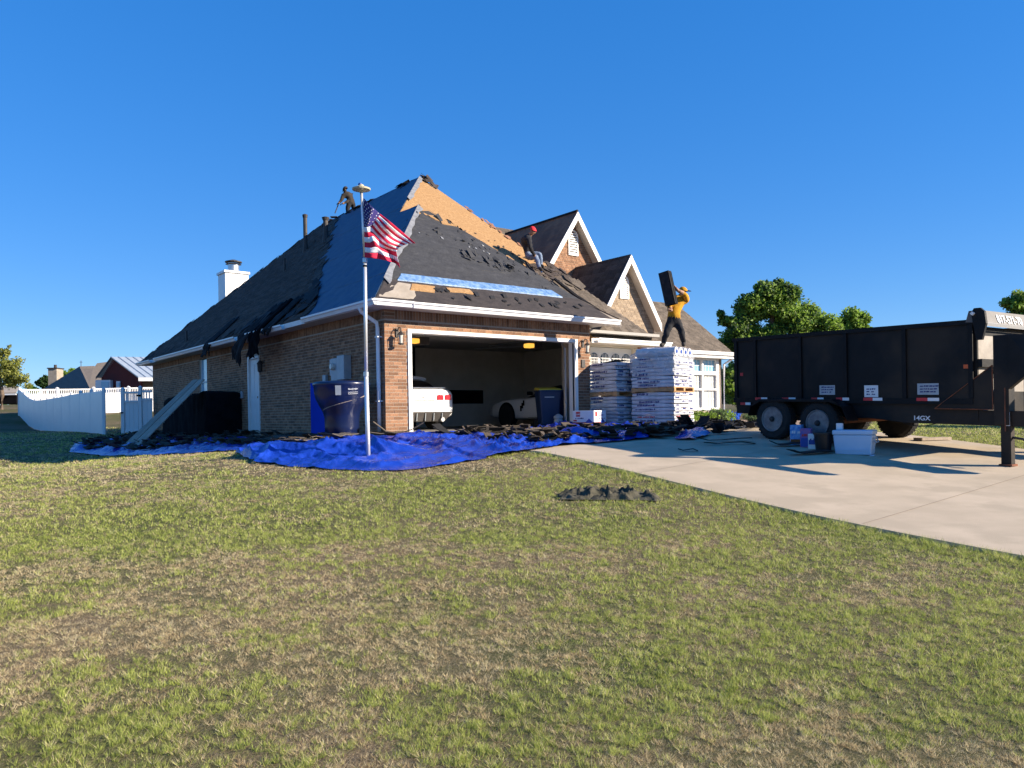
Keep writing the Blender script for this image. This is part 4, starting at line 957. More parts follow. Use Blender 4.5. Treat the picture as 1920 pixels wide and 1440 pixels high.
# ------------------------------------------------------------------ people
def person(label, J, base, mats, zone, hat=None, name='person', rad=None):
    """J: joints; one skinned surface, coloured by the nearest bone"""
    E = [('pelvis','waist'),('waist','chest'),('chest','neck'),('neck','head0'),('head0','head1'),
         ('chest','shL'),('shL','elL'),('elL','wrL'),('wrL','haL'),('chest','shR'),('shR','elR'),('elR','wrR'),('wrR','haR'),
         ('pelvis','hiL'),('hiL','knL'),('knL','anL'),('anL','toL'),('pelvis','hiR'),('hiR','knR'),('knR','anR'),('anR','toR')]
    RD = dict(pelvis=.15, waist=.15, chest=.175, neck=.062, head0=.085, head1=.088, shL=.09, elL=.065, wrL=.042, haL=.042, hiL=.112, knL=.085, anL=.062, toL=.048)
    for k in list(RD):
        if k.endswith('L'): RD[k[:-1]+'R'] = RD[k]
    if rad: RD.update(rad)
    base = Vector(base); names = list(J); idx = {k: i for i, k in enumerate(names)}
    me = bpy.data.meshes.new('sk'); me.from_pydata([tuple(Vector(J[k])-base) for k in names], [(idx[a], idx[b]) for a, b in E], [])
    o = bpy.data.objects.new('sk', me); COL.objects.link(o)
    o.modifiers.new('s', 'SKIN'); sub = o.modifiers.new('b', 'SUBSURF'); sub.levels = 2
    for k in names: v = me.skin_vertices[0].data[idx[k]]; v.radius = (RD[k], RD[k]*(.78 if k in ('chest','waist') else 1)); v.use_root = (k == 'pelvis')
    bpy.context.view_layer.update(); dg = bpy.context.evaluated_depsgraph_get(); ev = o.evaluated_get(dg); m2 = bpy.data.meshes.new_from_object(ev)
    bpy.data.objects.remove(o)
    m2.name = 'body'
    segs = [(a, b, Vector(J[a])-base, Vector(J[b])-base) for a, b in E]; m2.materials.clear()
    for m in mats: m2.materials.append(MATS[m])
    for p in m2.polygons:
        c = p.center; best = None
        for a, b, A, B in segs:
            d = B-A; t = max(0, min(1, (c-A).dot(d)/max(1e-9, d.length_squared))); dist = (c-(A+d*t)).length/(RD[a]*(1-t)+RD[b]*t)
            if best is None or dist < best[0]: best = (dist, a, b, t)
        p.material_index = zone(best[1], best[2], best[3]); p.use_smooth = True
    root = thing(name, label, 'person', base)
    bo = bpy.data.objects.new('body', m2); COL.objects.link(bo); bo.parent = root
    tx = bpy.data.textures.new('folds', 'CLOUDS'); tx.noise_scale = .09; dm = bo.modifiers.new('folds', 'DISPLACE'); dm.texture = tx; dm.strength = .045; dm.mid_level = .5
    for s in 'LR':          # five unequal fingers closing from each palm
        W_, Hn, El = Vector(J['wr'+s]), Vector(J['ha'+s]), Vector(J['el'+s]); d = (Hn-W_).normalized(); sd_ = d.cross(Vector((.3,.2,1))).normalized(); nn = d.cross(sd_); mb = MB()
        for q, ln in zip((-1.5,-.5,.5,1.5), (.055,.07,.066,.048)):
            b0 = Hn+sd_*q*.018+d*.02; mb.tube([b0-d*.03, b0+d*ln*.5, b0+d*ln*.85+nn*ln*.3, b0+d*ln*.75+nn*ln*.75], [.010,.0095,.009,.007], 6)
        b0 = (W_+Hn)/2+sd_*.03; mb.tube([b0, b0+sd_*.03+d*.025, b0+sd_*.03+d*.055+nn*.015], [.012,.011,.009], 6)
        build(mb, 'hand', mats[-1], root, smooth=True)
    return root
def wsh(J, cen, yaw): return J
def face(root, head, fwd, up):
    """nose, ears and brow on the head, facing fwd"""
    f = Vector(fwd).normalized(); u = Vector(up).normalized(); s = f.cross(u).normalized(); h = Vector(head); mb = MB()
    mb.tube([h+f*.08+u*.02, h+f*.108-u*.02, h+f*.085-u*.028], [.008,.014,.008], 6)
    for q in (-1, 1): mb.tube([h+s*q*.085+u*.015, h+s*q*.092-u*.02], [.016,.01], 6)
    mb.tube([h+f*.078-u*.055-s*.02, h+f*.088-u*.055, h+f*.078-u*.055+s*.02], [.006,.008,.006], 6)
    build(mb, 'face_features', 'skin', root, smooth=True)
    mb = MB()
    for q in (-1, 1): mb.lathe(h+f*.082+s*q*.03+u*.012, [(.0,-.008),(.01,0),(0,.008)], 8, axis=tuple(f))
    build(mb, 'eye', 'black_plastic', root)
def cap_hat(root, head, fwd, up, m, brim=.1, brm=None, hood=False):
    f = Vector(fwd).normalized(); u = Vector(up).normalized(); s = f.cross(u).normalized(); h = Vector(head); mb = MB(); n = 16; rr = .112
    for i in range(6):
        ph = PI/2*i/5; 
        for k in range(n): t = 2*PI*k/n; mb.v.append(tuple(h+u*(.01+rr*math.sin(ph))+(f*math.cos(t)+s*math.sin(t))*rr*math.cos(ph)*(1.0)))
    for i in range(5):
        for k in range(n): mb.f.append((i*n+k, i*n+(k+1) % n, (i+1)*n+(k+1) % n, (i+1)*n+k)); mb.m.append(0)
    o = build(mb, 'cap', m, root, smooth=True)
    if brim:
        mb = MB(); a = [h+u*.02+f*(.09+brim*math.cos(PI*(t-4)/9))+s*.085*math.sin(PI*(t-4)/8) for t in range(9)]
        mb.prism(a, u*.008); build(mb, 'brim', brm or m, root)
# worker on the pallet, carrying a bundle on his shoulder
Y3 = 19.35
Q = lambda x, y, d=0: P(x, y, Y3+d)
J3 = dict(pelvis=Q(1263,600), waist=Q(1265,586), chest=Q(1271,568,.02), neck=Q(1276,556,.02), head0=Q(1281,551,.0), head1=Q(1281,545,-.01),
 shL=Q(1258,562,-.05), elL=Q(1250,574,-.3), wrL=Q(1253,590,-.38) , haL=Q(1251,583,-.40), shR=Q(1288,562,.05), elR=Q(1284,552,-.25), wrR=Q(1270,544,-.34), haR=Q(1266,539,-.36),
 hiL=Q(1256,606), knL=Q(1249,626,-.12), anL=Q(1243,645,0), toL=Q(1239,648,-.14), hiR=Q(1271,606), knR=Q(1279,625,-.08), anR=Q(1281,644,.05), toR=Q(1283,648,-.12))
J3['elL'] = Q(1255,577,-.25); J3['wrL'] = Q(1259,583,-.42); J3['haL'] = Q(1256,581,-.46)
def z3(a, b, t):
    if a in ('hiL','hiR','knL','knR') or b in ('hiL','hiR'): return 1
    if a in ('anL','anR'): return 3
    if a in ('wrL','wrR','neck','head0') or (a in ('elL','elR') and t > .25): return 2
    if a == 'pelvis' and t < .3: return 1
    return 0
p3 = person('worker in a yellow shirt standing on the wrapped pallet holding up a black bundle', J3, Q(1262,650), ['shirt_yellow','trousers_dark','skin','shoe','skin'], z3)
hd = (J3['head0']+J3['head1'])/2; face(p3, hd, (-.8,.1,.1), (0,0,1)); cap_hat(p3, hd+Vector((0,0,.02)), (.9,-.2,-.12), (0,0,1), 'shirt_yellow', .11, 'trousers_dark')
# the bundle he carries
cB = Q(1251,541,-.42); ax = (Q(1246,512,-.42)-Q(1262,586,-.42)).normalized(); sx = Vector((.72,-.66,.1)); sx = (sx-ax*sx.dot(ax)).normalized(); nx_ = ax.cross(sx)
bt = thing('shingle_bundle', 'black open shingle bundle held upright on the shoulder of the worker in yellow', 'shingle bundle', cB)
for i in range(5):
    mb = MB(); j = Vector((U(-.01,.01), U(-.01,.01), U(-.02,.02))); off = (i-2)*.036
    mb.box(-.15, .15, -.016, .016, -.41, .41, T=lambda x, y, z: cB+j+sx*(x*.95+.05*math.cos(z*2.5))+nx_*(y+off)+ax*z); build(mb, 'shingle', 'shingle_black', bt)
mb = MB(); mb.box(.152, .16, -.09, .09, -.40, .38, T=lambda x, y, z: cB+sx*x+nx_*y+ax*z); build(mb, 'wrapper', 'black_plastic', bt)
# seated worker on the bare boards
def M2(x, y, d=0):
    return P(x, y, 22.95+d)
J2 = dict(pelvis=M2(993,477,.1), waist=M2(988,464,.1), chest=M2(987,450,.02), neck=M2(993,440,-.03), head0=M2(998,436,-.06), head1=M2(1001,431,-.08),
 shL=M2(981,449,.2), elL=M2(988,468,.25), wrL=M2(1000,478,.1), haL=M2(1004,481,.05), shR=M2(992,450,-.22), elR=M2(995,466,-.35), wrR=M2(1002,479,-.25), haR=M2(1005,483,-.2),
 hiL=M2(992,478,.2), knL=M2(1013,476,.15), anL=M2(1014,498,.1), toL=M2(1020,502,0), hiR=M2(991,482,-.02), knR=M2(1006,482,-.2), anR=M2(1011,503,-.3), toR=M2(1018,508,-.4))
def z2(a, b, t):
    if a in ('hiL','hiR','knL','knR') or b in ('hiL','hiR'): return 1
    if a in ('anL','anR'): return 3
    if a in ('wrL','wrR','neck','head0'): return 2
    return 0
p2 = person('worker in a black hoodie and red cap sitting on the bare roof boards', J2, M2(1000,500), ['shirt_black','jeans','skin','shoe','white_print'], z2)
hd = (J2['head0']+J2['head1'])/2; face(p2, hd, (.75,-.5,-.45), (.25,-.1,.9)); cap_hat(p2, hd+Vector((.0,0,.02)), (.75,-.5,-.45), (.1,-.05,1), 'cap_red', 0)
tl = thing('pry_bar', 'thin red handled pry bar in the hands of the seated roofer', 'tool', M2(1005,482,-.22))
mb = MB(); mb.tube([M2(1003,480,-.22), M2(1013,507,-.35)], .016, 6); build(mb, 'shaft', 'red_print', tl)
mb = MB(); mb.tube([M2(1013,507,-.35), M2(1017,511,-.4)], [.02,.03], 6); build(mb, 'blade', 'steel', tl)
# worker bending on the ridge
Y1 = 29.75
M1 = lambda x, y, d=0: P(x, y, Y1+d)
J1 = dict(pelvis=M1(659,378,.0), waist=M1(657,371), chest=M1(652,365,-.02), neck=M1(648,360,-.04), head0=M1(647,358.5,-.06), head1=M1(646,354.5,-.08),
 shL=M1(644,366,-.15), elL=M1(640,376,-.25), wrL=M1(636,380,-.3), haL=M1(634,381,-.32), shR=M1(658,366,.1), elR=M1(655,376,-.1), wrR=M1(645,381,-.25), haR=M1(641,382,-.3),
 hiL=M1(654,382,-.05), knL=M1(652,394,-.1), anL=M1(653,410,.1), toL=M1(648,412,0), hiR=M1(661,381,.1), knR=M1(664,393,.15), anR=M1(664,410,.3), toR=M1(660,412,.2))
def z1_(a, b, t):
    if a in ('hiL','hiR','knL','knR') or b in ('hiL','hiR'): return 1
    if a in ('anL','anR'): return 3
    if a in ('wrL','wrR'): return 2
    return 0
p1 = person('hooded roofer bending over the high ridge with a long tool', J1, M1(656,405), ['hood_brown','trousers_dark','skin','shoe','shirt_black'], z1_)
hd = (J1['head0']+J1['head1'])/2; face(p1, hd, (-.8,-.3,-.5), (-.3,-.1,.9)); cap_hat(p1, hd+Vector((.02,0,.02)), (-.8,-.3,-.4), (-.2,0,1), 'hood_brown', 0)
tl = thing('roofing_shovel', 'long handled shovel pushed down the ridge by the hooded roofer', 'tool', M1(634,381,-.3))
mb = MB(); mb.tube([M1(636.5,378,-.3), M1(628,400,-.3)], .02, 6); build(mb, 'handle', 'dark_metal', tl)
mb = MB(); q = M1(627,403,-.3); mb.box(q.x-.14, q.x+.12, q.y-.1, q.y+.1, q.z-.1, q.z-.07); build(mb, 'blade', 'dark_metal', tl)

# ------------------------------------------------------------------ pallets of shingles
ORD = ['bottom','second','third','fourth','fifth','sixth','seventh','eighth','ninth']
POS = ['near', 'middle', 'far']
def print_marks(mb, fn, u0, u1, z0, z1, seed):
    rnd = random.Random(seed); x = u0+.02; big = True
    while x < u1-.03:                     # runs of small letters-like blocks on the wrapper
        w = rnd.choice((.022,.032,.05)); h0 = z0+(z1-z0)*rnd.uniform(.14,.25); h1 = z0+(z1-z0)*rnd.uniform(.66,.86)
        mb.add([fn(x, h0), fn(x+w, h0), fn(x+w+.006, h1), fn(x+.006, h1)], [(0,1,2,3)]); x += w+rnd.choice((.006,.009,.012,.035))
def pallet_stack(nm, corner, ang, wl_, wr_, zb, lows, highs, side_lbl, red=False):
    """corner: ground point of the corner nearest the camera; left face runs back-left, right face back-right"""
    c = Vector(corner); dL = Vector((-math.cos(ang), math.sin(ang), 0)); dR = Vector((math.sin(ang), math.cos(ang), 0)); z = zb
    TT = lambda x, y, q: Vector((c.x, c.y, 0))+dL*x+dR*y+Vector((0,0,q))
    for lvl, cnt in (('lower', lows), ('upper', highs)):
        pt = thing('pallet', f'{lvl} wooden pallet carrying the shingle bundles of the {side_lbl} stack', 'pallet', TT(wl_/2, wr_/2, z), 'wooden pallets')
        for q in (.0, .5, 1.0):
            mb = MB(); y = q*(wr_-.09); mb.box(-.01, wl_+.01, y, y+.09, z+.018, z+.10, T=TT); build(mb, 'stringer', 'pallet_wood', pt)
        for k in range(6):
            mb = MB(); x = k*(wl_-.1)/5; mb.box(x, x+.1, -.012, wr_+.012, z+.1005, z+.118, T=TT); build(mb, 'deck_board', 'pallet_wood', pt)
        for k in range(3):
            mb = MB(); x = k*(wl_-.1)/2; mb.box(x, x+.1, -.012, wr_+.012, z, z+.0175, T=TT); build(mb, 'bottom_board', 'pallet_wood', pt)
        z += .119
        for L in range(cnt):
            hgt = .093; off = U(-.028, .028); offr = U(-.02, .02)
            for q in range(3):
                y0, y1 = q*wr_/3+.004+offr, (q+1)*wr_/3-.004+offr; pts = []
                bo = thing('shingle_bundle', f'{POS[q]} bundle of the {ORD[L]} layer, {lvl} half of the {side_lbl} white shingle stack', 'shingle bundle', TT(wl_/2, (y0+y1)/2, z), f'shingle bundles of the {side_lbl} stack')
                mb = MB(); n = 6
                for i in range(n+1):
                    x = off+wl_*i/n; sg = .009*math.sin(i*1.3+L*2.1+q)-.012*(i in (0, n))
                    for yy, zz in ((y0+.01, z+.002), (y0, z+.03), (y0, z+hgt-.03), (y0+.016, z+hgt-.003+sg), (y1-.016, z+hgt-.003+sg), (y1, z+hgt-.03), (y1, z+.03), (y1-.01, z+.002)): mb.v.append(tuple(TT(x, yy, zz)))
                for i in range(n):
                    for k in range(8): mb.f.append((i*8+k, i*8+(k+1) % 8, (i+1)*8+(k+1) % 8, (i+1)*8+k)); mb.m.append(0)
                mb.f += [tuple(range(8))[::-1], tuple(n*8+k for k in range(8))]; mb.m += [0, 0]
                build(mb, 'wrapper', 'wrap', bo)
                mb = MB()
                s_ = U(.04, .16); ln_ = U(.28, .6); zz0 = z+U(0, .02); zz1 = z+hgt-U(0, .02)
                if q == 0 and U(0, 1) < .85: print_marks(mb, lambda u, zz: TT(wl_-u+off, y0-.003, zz), wl_*s_, wl_*(s_+ln_), zz0, zz1, L*7+q)
                if U(0, 1) < .7: print_marks(mb, lambda u, zz: TT(off-.003, u, zz), y0+U(.02, .08), y1-U(.04, .14), z+U(0, .03), z+hgt-U(0, .02), L*9+q)
                if mb.v: build(mb, 'print', 'red_print' if (lvl == 'lower' and red and L == 2) else 'navy_print', bo, kind='stuff')
            z += hgt+.002
    return z, TT
cB_ = Vector(P(1265, 800, 18.9)); zB = 1.10
zt, TTB = pallet_stack('right', cB_, R(37), 1.17, 1.18, zB, 9, 8, 'right', True)
cA_ = Vector(P(1157, 800, 19.6))
zt2, TTA = pallet_stack('left', cA_, R(52), 1.02, 1.1, 1.12, 8, 8, 'left')
# rolls of underlayment on top of the right stack and the film over them
for k, y in enumerate((.14, .40, .66, .92)):
    rt = thing('underlayment_roll', f'{["nearest","second","third","last"][k]} white roll of underlayment lying on top of the right pallet stack', 'roll', TTB(.5, y, zt+.12), 'underlayment rolls')
    mb = MB(); mb.tube([TTB(-.02, y, zt+.12), TTB(1.05, y, zt+.12)], .115, 16); build(mb, 'roll', 'wrap', rt, smooth=False)
    mb = MB(); mb.tube([TTB(-.03, y, zt+.12), TTB(-.018, y, zt+.12)], .05, 12); build(mb, 'core', 'blue_print', rt)
def film(name, label, z0, z1, ex, bulge):
    mb = MB(); n = 72; nz = 14; P_ = []
    pr_ = [(-ex,-ex),(1.17+ex,-ex),(1.17+ex,1.18+ex),(-ex,1.18+ex)]
    for i in range(n):
        t = i/n*4; k = int(t); f = t-k; a, b = pr_[k], pr_[(k+1) % 4]; P_.append((a[0]+(b[0]-a[0])*f, a[1]+(b[1]-a[1])*f))
    for j in range(nz+1):
        q = j/nz; shrink = 1 if q < .7 else 1-.35*(q-.7)/.3
        for i, (x, y) in enumerate(P_):
            w = bulge*noise.noise(Vector((x*4, y*4, q*5+3)))+.012*noise.noise(Vector((x*15, y*15, q*14)))
            X_ = .585+(x-.585)*(shrink+w*.5); Y_ = .59+(y-.59)*(shrink+w*.5); mb.v.append(tuple(TTB(X_, Y_, z0+(z1-z0)*q+w*.3)))
    for j in range(nz):
        for i in range(n): mb.f.append((j*n+i, j*n+(i+1) % n, (j+1)*n+(i+1) % n, (j+1)*n+i)); mb.m.append(0)
    mb.f.append(tuple(nz*n+i for i in range(n))); mb.m.append(0)
    o = build(mb, name, 'film', base=TTB(.585,.59,z0), smooth=True); return tag(o, label, 'plastic film')
film('plastic_film', 'clear crumpled plastic film wrapped around the top of the right pallet stack', zt-.42, zt+.27, .02, .16)
mb = MB(); mb.box(.1, .9, .1, .5, 0, .012, T=lambda x, y, z: TTA(x, y, zt2+z+.22*max(0, x-.5)**1.5+.1*math.sin(x*5)))
tag(build(mb, 'torn_shingle', 'shingle_black', base=TTA(.5,.3,zt2)), 'black shingle flap sticking up on top of the left pallet stack', 'shingle')
# printed cartons
def rotT(c, yaw): 
    cs, sn = math.cos(yaw), math.sin(yaw); return lambda x, y, z: Vector((c[0]+x*cs-y*sn, c[1]+x*sn+y*cs, c[2]+z))
def text(s, size, T, m, parent, name='lettering', ext=.002, bold=True):
    cu = bpy.data.curves.new('t', 'FONT'); cu.body = s; cu.size = size; cu.extrude = ext; cu.align_x = 'LEFT'
    if bold: cu.offset = size*.02
    o = bpy.data.objects.new('t', cu); COL.objects.link(o); bpy.context.view_layer.update()
    me = bpy.data.meshes.new_from_object(o.evaluated_get(bpy.context.evaluated_depsgraph_get())); bpy.data.objects.remove(o)
    b = BASE[parent.name]
    for v in me.vertices: v.co = Vector(T(v.co.x, v.co.y, v.co.z))-b
    me.materials.clear(); me.materials.append(MATS[m]); me.name = name
    r = bpy.data.objects.new(name, me); link(r, parent); BASE[r.name] = b; return r
cc = P(1114, 803.5, 19.0); cc.z = max(cc.z, SL+.02); yaw = R(-42)
dLb = Vector((-math.cos(R(37)), math.sin(R(37)), 0)); dRb = Vector((math.sin(R(37)), math.cos(R(37)), 0))
BT = lambda x, y, z: Vector((cc.x, cc.y, cc.z))+dLb*x+dRb*y+Vector((0,0,z))
bx_ = thing('carton', 'white and red printed carton with a blue diamond beside the left pallet stack', 'box', BT(.3,.25,0))
mb = MB(); mb.box(0, .62, 0, .60, 0, .42, T=BT); build(mb, 'carton_body', 'card_white', bx_, bevel=.006)
mb = MB(); mb.box(.0, .62, -.004, -.001, .02, .13, T=BT); mb.box(-.004, -.001, 0, .60, .02, .13, T=BT); mb.box(.40, .52, -.006, -.002, .27, .39, T=BT); mb.box(-.006, -.002, .06, .15, .27, .39, T=BT); mb.box(.50,.60,-.006,-.002,.15,.19,T=BT); build(mb, 'red_band', 'red_print', bx_)
for s_ in (0, 1):
    mb = MB(); q = [(.12,.02),(.22,.11),(.12,.20),(.02,.11)]
    if s_ == 0: mb.prism([BT(x+.02, -.012, z+.02) for x, z in q], BT(0,.006,0)-BT(0,0,0))
    else: mb.prism([BT(-.012, x+.28, z+.02) for x, z in q], BT(.006,0,0)-BT(0,0,0))
    build(mb, 'diamond', 'blue_print', bx_)
text('GAF', .06, lambda x, y, z: BT(.512-x*1.0, -.009-z, .305+y), 'white_print', bx_)
mb = MB(); print_marks(mb, lambda u, zz: BT(.58-u, -.004, zz), .02, .30, .2, .25, 4); print_marks(mb, lambda u, zz: BT(-.004, u, zz), .2, .55, .28, .33, 5); print_marks(mb, lambda u, zz: BT(-.004, u, zz), .2, .5, .2, .24, 6); build(mb, 'print', 'navy_print', bx_, kind='stuff')
mb = MB(); mb.box(0, .62, .29, .31, .421, .424, T=BT); build(mb, 'lid_seam', 'stucco', bx_)

# ------------------------------------------------------------------ black dump trailer on the driveway
TD = Vector((.544,-.839,0)).normalized(); TW = Vector((-TD.y, TD.x, 0)); TO = Vector((4.52, 15.5, 0))
SLP = -.028
def TR(s_, w, z): return TO+TD*s_+TW*w+Vector((0,0,z+SLP*s_))      # s forward, w to the far side, z height
tr = thing('dump_trailer', 'long black steel dump trailer parked on the driveway with four wheels', 'trailer', Vector((6.2, 14, g(6.2, 14))))
LB, WD = 4.58, 2.12
zb, zt_ = 1.84, 2.97
def tb(mb, *b): return mb.box(*b, T=TR)
for w0, nm, lb in ((0, 'side_panel', None), (WD-.05, 'side_panel', None)):
    mb = MB(); tb(mb, .03, LB, w0, w0+.05, zb, zt_); build(mb, nm, 'trailer_black', tr)
mb = MB(); tb(mb, LB, LB+.05, .02, WD-.02, 1.5, zt_-.03); build(mb, 'front_panel', 'trailer_black', tr)
mb = MB(); mb.add([TR(LB+.053, .05, 1.95), TR(LB+.053, 1.9, 1.95), TR(LB+.053, 1.9, 2.80), TR(LB+.053, .05, 2.80)], [(0,1,2,3)]); build(mb, 'front_board', 'tan_panel', tr)
mb = MB(); tb(mb, LB+.055, LB+.12, .02, 2.0, 2.32, 2.44); build(mb, 'front_rib', 'trailer_edge', tr)
mb = MB(); mb.tube([TR(LB+.07,.1,1.98), TR(LB+.09,.62,2.33)], .03, 6); build(mb, 'diagonal_brace', 'trailer_edge', tr)
mb = MB(); tb(mb, -.03, .02, .0, WD, zb, zt_-.05); build(mb, 'tailgate', 'trailer_black', tr)
mb = MB(); tb(mb, .03, LB, .05, WD-.05, zb-.02, zb+.03); build(mb, 'floor', 'trailer_edge', tr)
for w0 in (-.035, WD-.03):
    mb = MB(); tb(mb, -.03, LB+.05, w0, w0+.1, zt_+.001, zt_+.07); build(mb, 'top_rail', 'trailer_edge', tr)
    for s0 in (.0, .47, 1.5, 2.42, 3.48, LB-.06):
        mb = MB(); tb(mb, s0, s0+.07, w0 if w0 < 0 else w0+.03, (w0 if w0 < 0 else w0+.03)+.034, zb-.0, zt_-.001); build(mb, 'stake', 'trailer_edge', tr, bevel=.004)
    mb = MB(); tb(mb, -.03, LB, w0+.003, w0+.03, zb-.09, zb-.001); build(mb, 'lower_rail', 'trailer_edge', tr)
# frame and running gear
for w0 in (.03, WD-.17):
    mb = MB(); pts = [(-.03, 1.83), (.0, 1.53), (2.9, 1.50), (3.5, 1.44), (6.1, 1.43), (6.1, 1.66), (4.7, 1.66), (4.6, 1.82)]
    mb.prism([TR(s_, w0, z) for s_, z in pts], TW*.13); build(mb, 'frame_rail', 'trailer_black', tr, bevel=.005)
for s0 in (.1, 1.6, 3.0, 4.3): mb = MB(); tb(mb, s0, s0+.08, .17, WD-.17, 1.56, 1.7); build(mb, 'cross_member', 'rust', tr)
# gusset at the front corner and the gooseneck upright
mb = MB(); mb.prism([TR(4.0, -.02, 1.68), TR(4.86, -.02, 1.68), TR(4.86, -.02, 2.34)], TW*.02); build(mb, 'gusset', 'trailer_black', tr)
mb = MB()
for a_, b_ in (((4.0,1.68),(4.86,1.68)), ((4.86,1.68),(4.86,2.34)), ((4.86,2.34),(4.0,1.68))): mb.tube([TR(a_[0], -.027, a_[1]), TR(b_[0], -.027, b_[1])], .007, 5)
build(mb, 'gusset_edge', 'rust', tr)
mb = MB(); tb(mb, 4.87, 5.08, -.02, .16, 1.45, 2.78); build(mb, 'gooseneck_upright', 'trailer_black', tr, bevel=.006)
mb = MB(); tb(mb, 4.87, 5.08, WD-.2, WD-.02, 1.45, 2.78); build(mb, 'gooseneck_upright', 'trailer_black', tr, bevel=.006)
mb = MB(); mb.prism([TR(5.081, -.03, 2.78), TR(6.9, .3, 2.74), TR(6.9, .3, 2.60), TR(5.75, .06, 2.56), TR(5.45, -.03, 2.3), TR(5.081, -.03, 1.98)], TW*.10); build(mb, 'gooseneck_beam', 'trailer_black', tr)
mb = MB(); mb.prism([TR(5.081, WD-.2, 2.78), TR(6.9, WD-.6, 2.74), TR(6.9, WD-.6, 2.62), TR(5.081, WD-.2, 2.55)], TW*.10); build(mb, 'gooseneck_beam', 'trailer_black', tr)
mb = MB(); tb(mb, 5.02, 5.035, -.03, -.021, 1.36, 2.0); build(mb, 'edge_wear', 'rust', tr)
# landing jack
jx = 5.02; zg = g(*TR(jx, .05, 0).xy)+.035
def vz(s_, w, z): q = TR(s_, w, 0); return Vector((q.x, q.y, z))
mb = MB(); mb.box(jx-.07, jx+.07, .0, .12, zg+.03, 1.44, T=vz); jk = build(mb, 'landing_jack', 'trailer_black', tr, bevel=.005)
mb = MB(); mb.box(jx-.09, jx+.09, -.03, .15, zg+.0, zg+.03, T=vz); build(mb, 'jack_foot', 'rust', jk)
mb = MB(); mb.tube([vz(jx+.07,.06,zg+.42), vz(jx+.22,.03,zg+.40), vz(jx+.27,.02,zg+.36), vz(jx+.33,.02,zg+.37), vz(jx+.34,.02,zg+.44)], .02, 6); build(mb, 'crank', 'dark_metal', jk)
mb = MB(); mb.box(jx+.0, jx+.06, -.012, -.001, 1.3, 1.5, T=vz); build(mb, 'jack_plate', 'white_print', jk)
mb = MB(); mb.box(jx-.07, jx+.07, WD-.12, WD, g(*TR(jx, WD, 0).xy)+.035, 1.44, T=vz); build(mb, 'landing_jack', 'trailer_black', tr)
# tarp roller across the front
mb = MB(); c_ = [(4.63,2.98),(4.61,3.14),(4.65,3.20),(4.74,3.20),(4.80,3.14),(4.82,2.96),(4.76,2.72),(4.68,2.72)]
mb.prism([TR(s_, -.10, z) for s_, z in c_], TW*.05); build(mb, 'roller_end_plate', 'trailer_edge', tr)
mb = MB(); mb.prism([TR(s_, WD+.05, z) for s_, z in c_], TW*.05); build(mb, 'roller_end_plate', 'trailer_edge', tr)
mb = MB(); mb.prism([TR(4.5,-.049,3.0), TR(4.55,-.049,3.17), TR(4.72,-.049,3.17), TR(4.785,-.049,2.98)], TW*(WD+.098)); ro = build(mb, 'roller_housing', 'housing_grey', tr)
mb = MB(); mb.prism([TR(4.76,-.049,2.93), TR(4.80,-.049,2.975), TR(4.79,-.049,2.979), TR(4.75,-.049,2.935)], TW*(WD+.098)); build(mb, 'housing_lip', 'white_print', ro)
mb = MB(); mb.tube([TR(4.64, -.14, 3.12), TR(4.64, -.10, 3.12)], .03, 4); build(mb, 'roller_axle', 'white_print', tr)
fn = (TR(4.72,0,3.17)-TR(4.785,0,2.98)).normalized()
text('817-571-70', .19, lambda x, y, z: TR(4.785+.003+z, .34+x*.9, 2.995)+fn*(y*.98), 'white_print', tr)
text('14GX', .10, lambda x, y, z: TR(3.62+x*1.15, -.034-z+.06, 1.49+y), 'white_print', tr)
# decals, reflectors and lamps on the near side
def plate(s0, s1, z0, z1, m, nm, w=-.006, par=tr):
    mb = MB(); tb(mb, s0, s1, w-.004, w, z0, z1); return build(mb, nm, m, par)
for s0, z0, z1, sz in ((1.93, 1.90, 2.07, .31), (2.80, 1.86, 2.06, .25), (3.72, 1.90, 2.08, .34)): plate(s0, s0+sz, z0, z1, 'meter_grey' if s0 != 2.8 else 'white_print', 'decal')
for s0, z0, sz in ((1.93,1.90,.31),(2.80,1.86,.25),(3.72,1.90,.34)):
    for q in range(3): mb = MB(); print_marks(mb, lambda u, z: TR(s0+u, -.014, z), .02, sz-.02, z0+.03+q*.045, z0+.065+q*.045, q+int(s0*9)); build(mb, 'decal_print', 'navy_print', tr, kind='stuff')
for k, (s0, l) in enumerate(((.15,.25),(.52,.28),(1.14,.3),(1.78,.25),(2.28,.25),(2.8,.34),(3.72,.36))):
    z = 1.80 if k else 1.70
    plate(s0, s0+l*.5, z, z+.05, 'red_print', 'reflector_tape', -.037); plate(s0+l*.501, s0+l, z, z+.05, 'white_print', 'reflector_tape', -.037)
plate(4.44, 4.56, 2.30, 2.36, 'orange_lamp', 'marker_lamp', -.005); plate(.13, .2, 2.28, 2.34, 'red_print', 'marker_lamp', -.005)
mb = MB(); n = 14; mb.tube([TR(3.4+.55*i/n, .1, 1.44-.05*math.sin(PI*i/n)) for i in range(n+1)], .008, 5); build(mb, 'cable', 'rubber', tr)
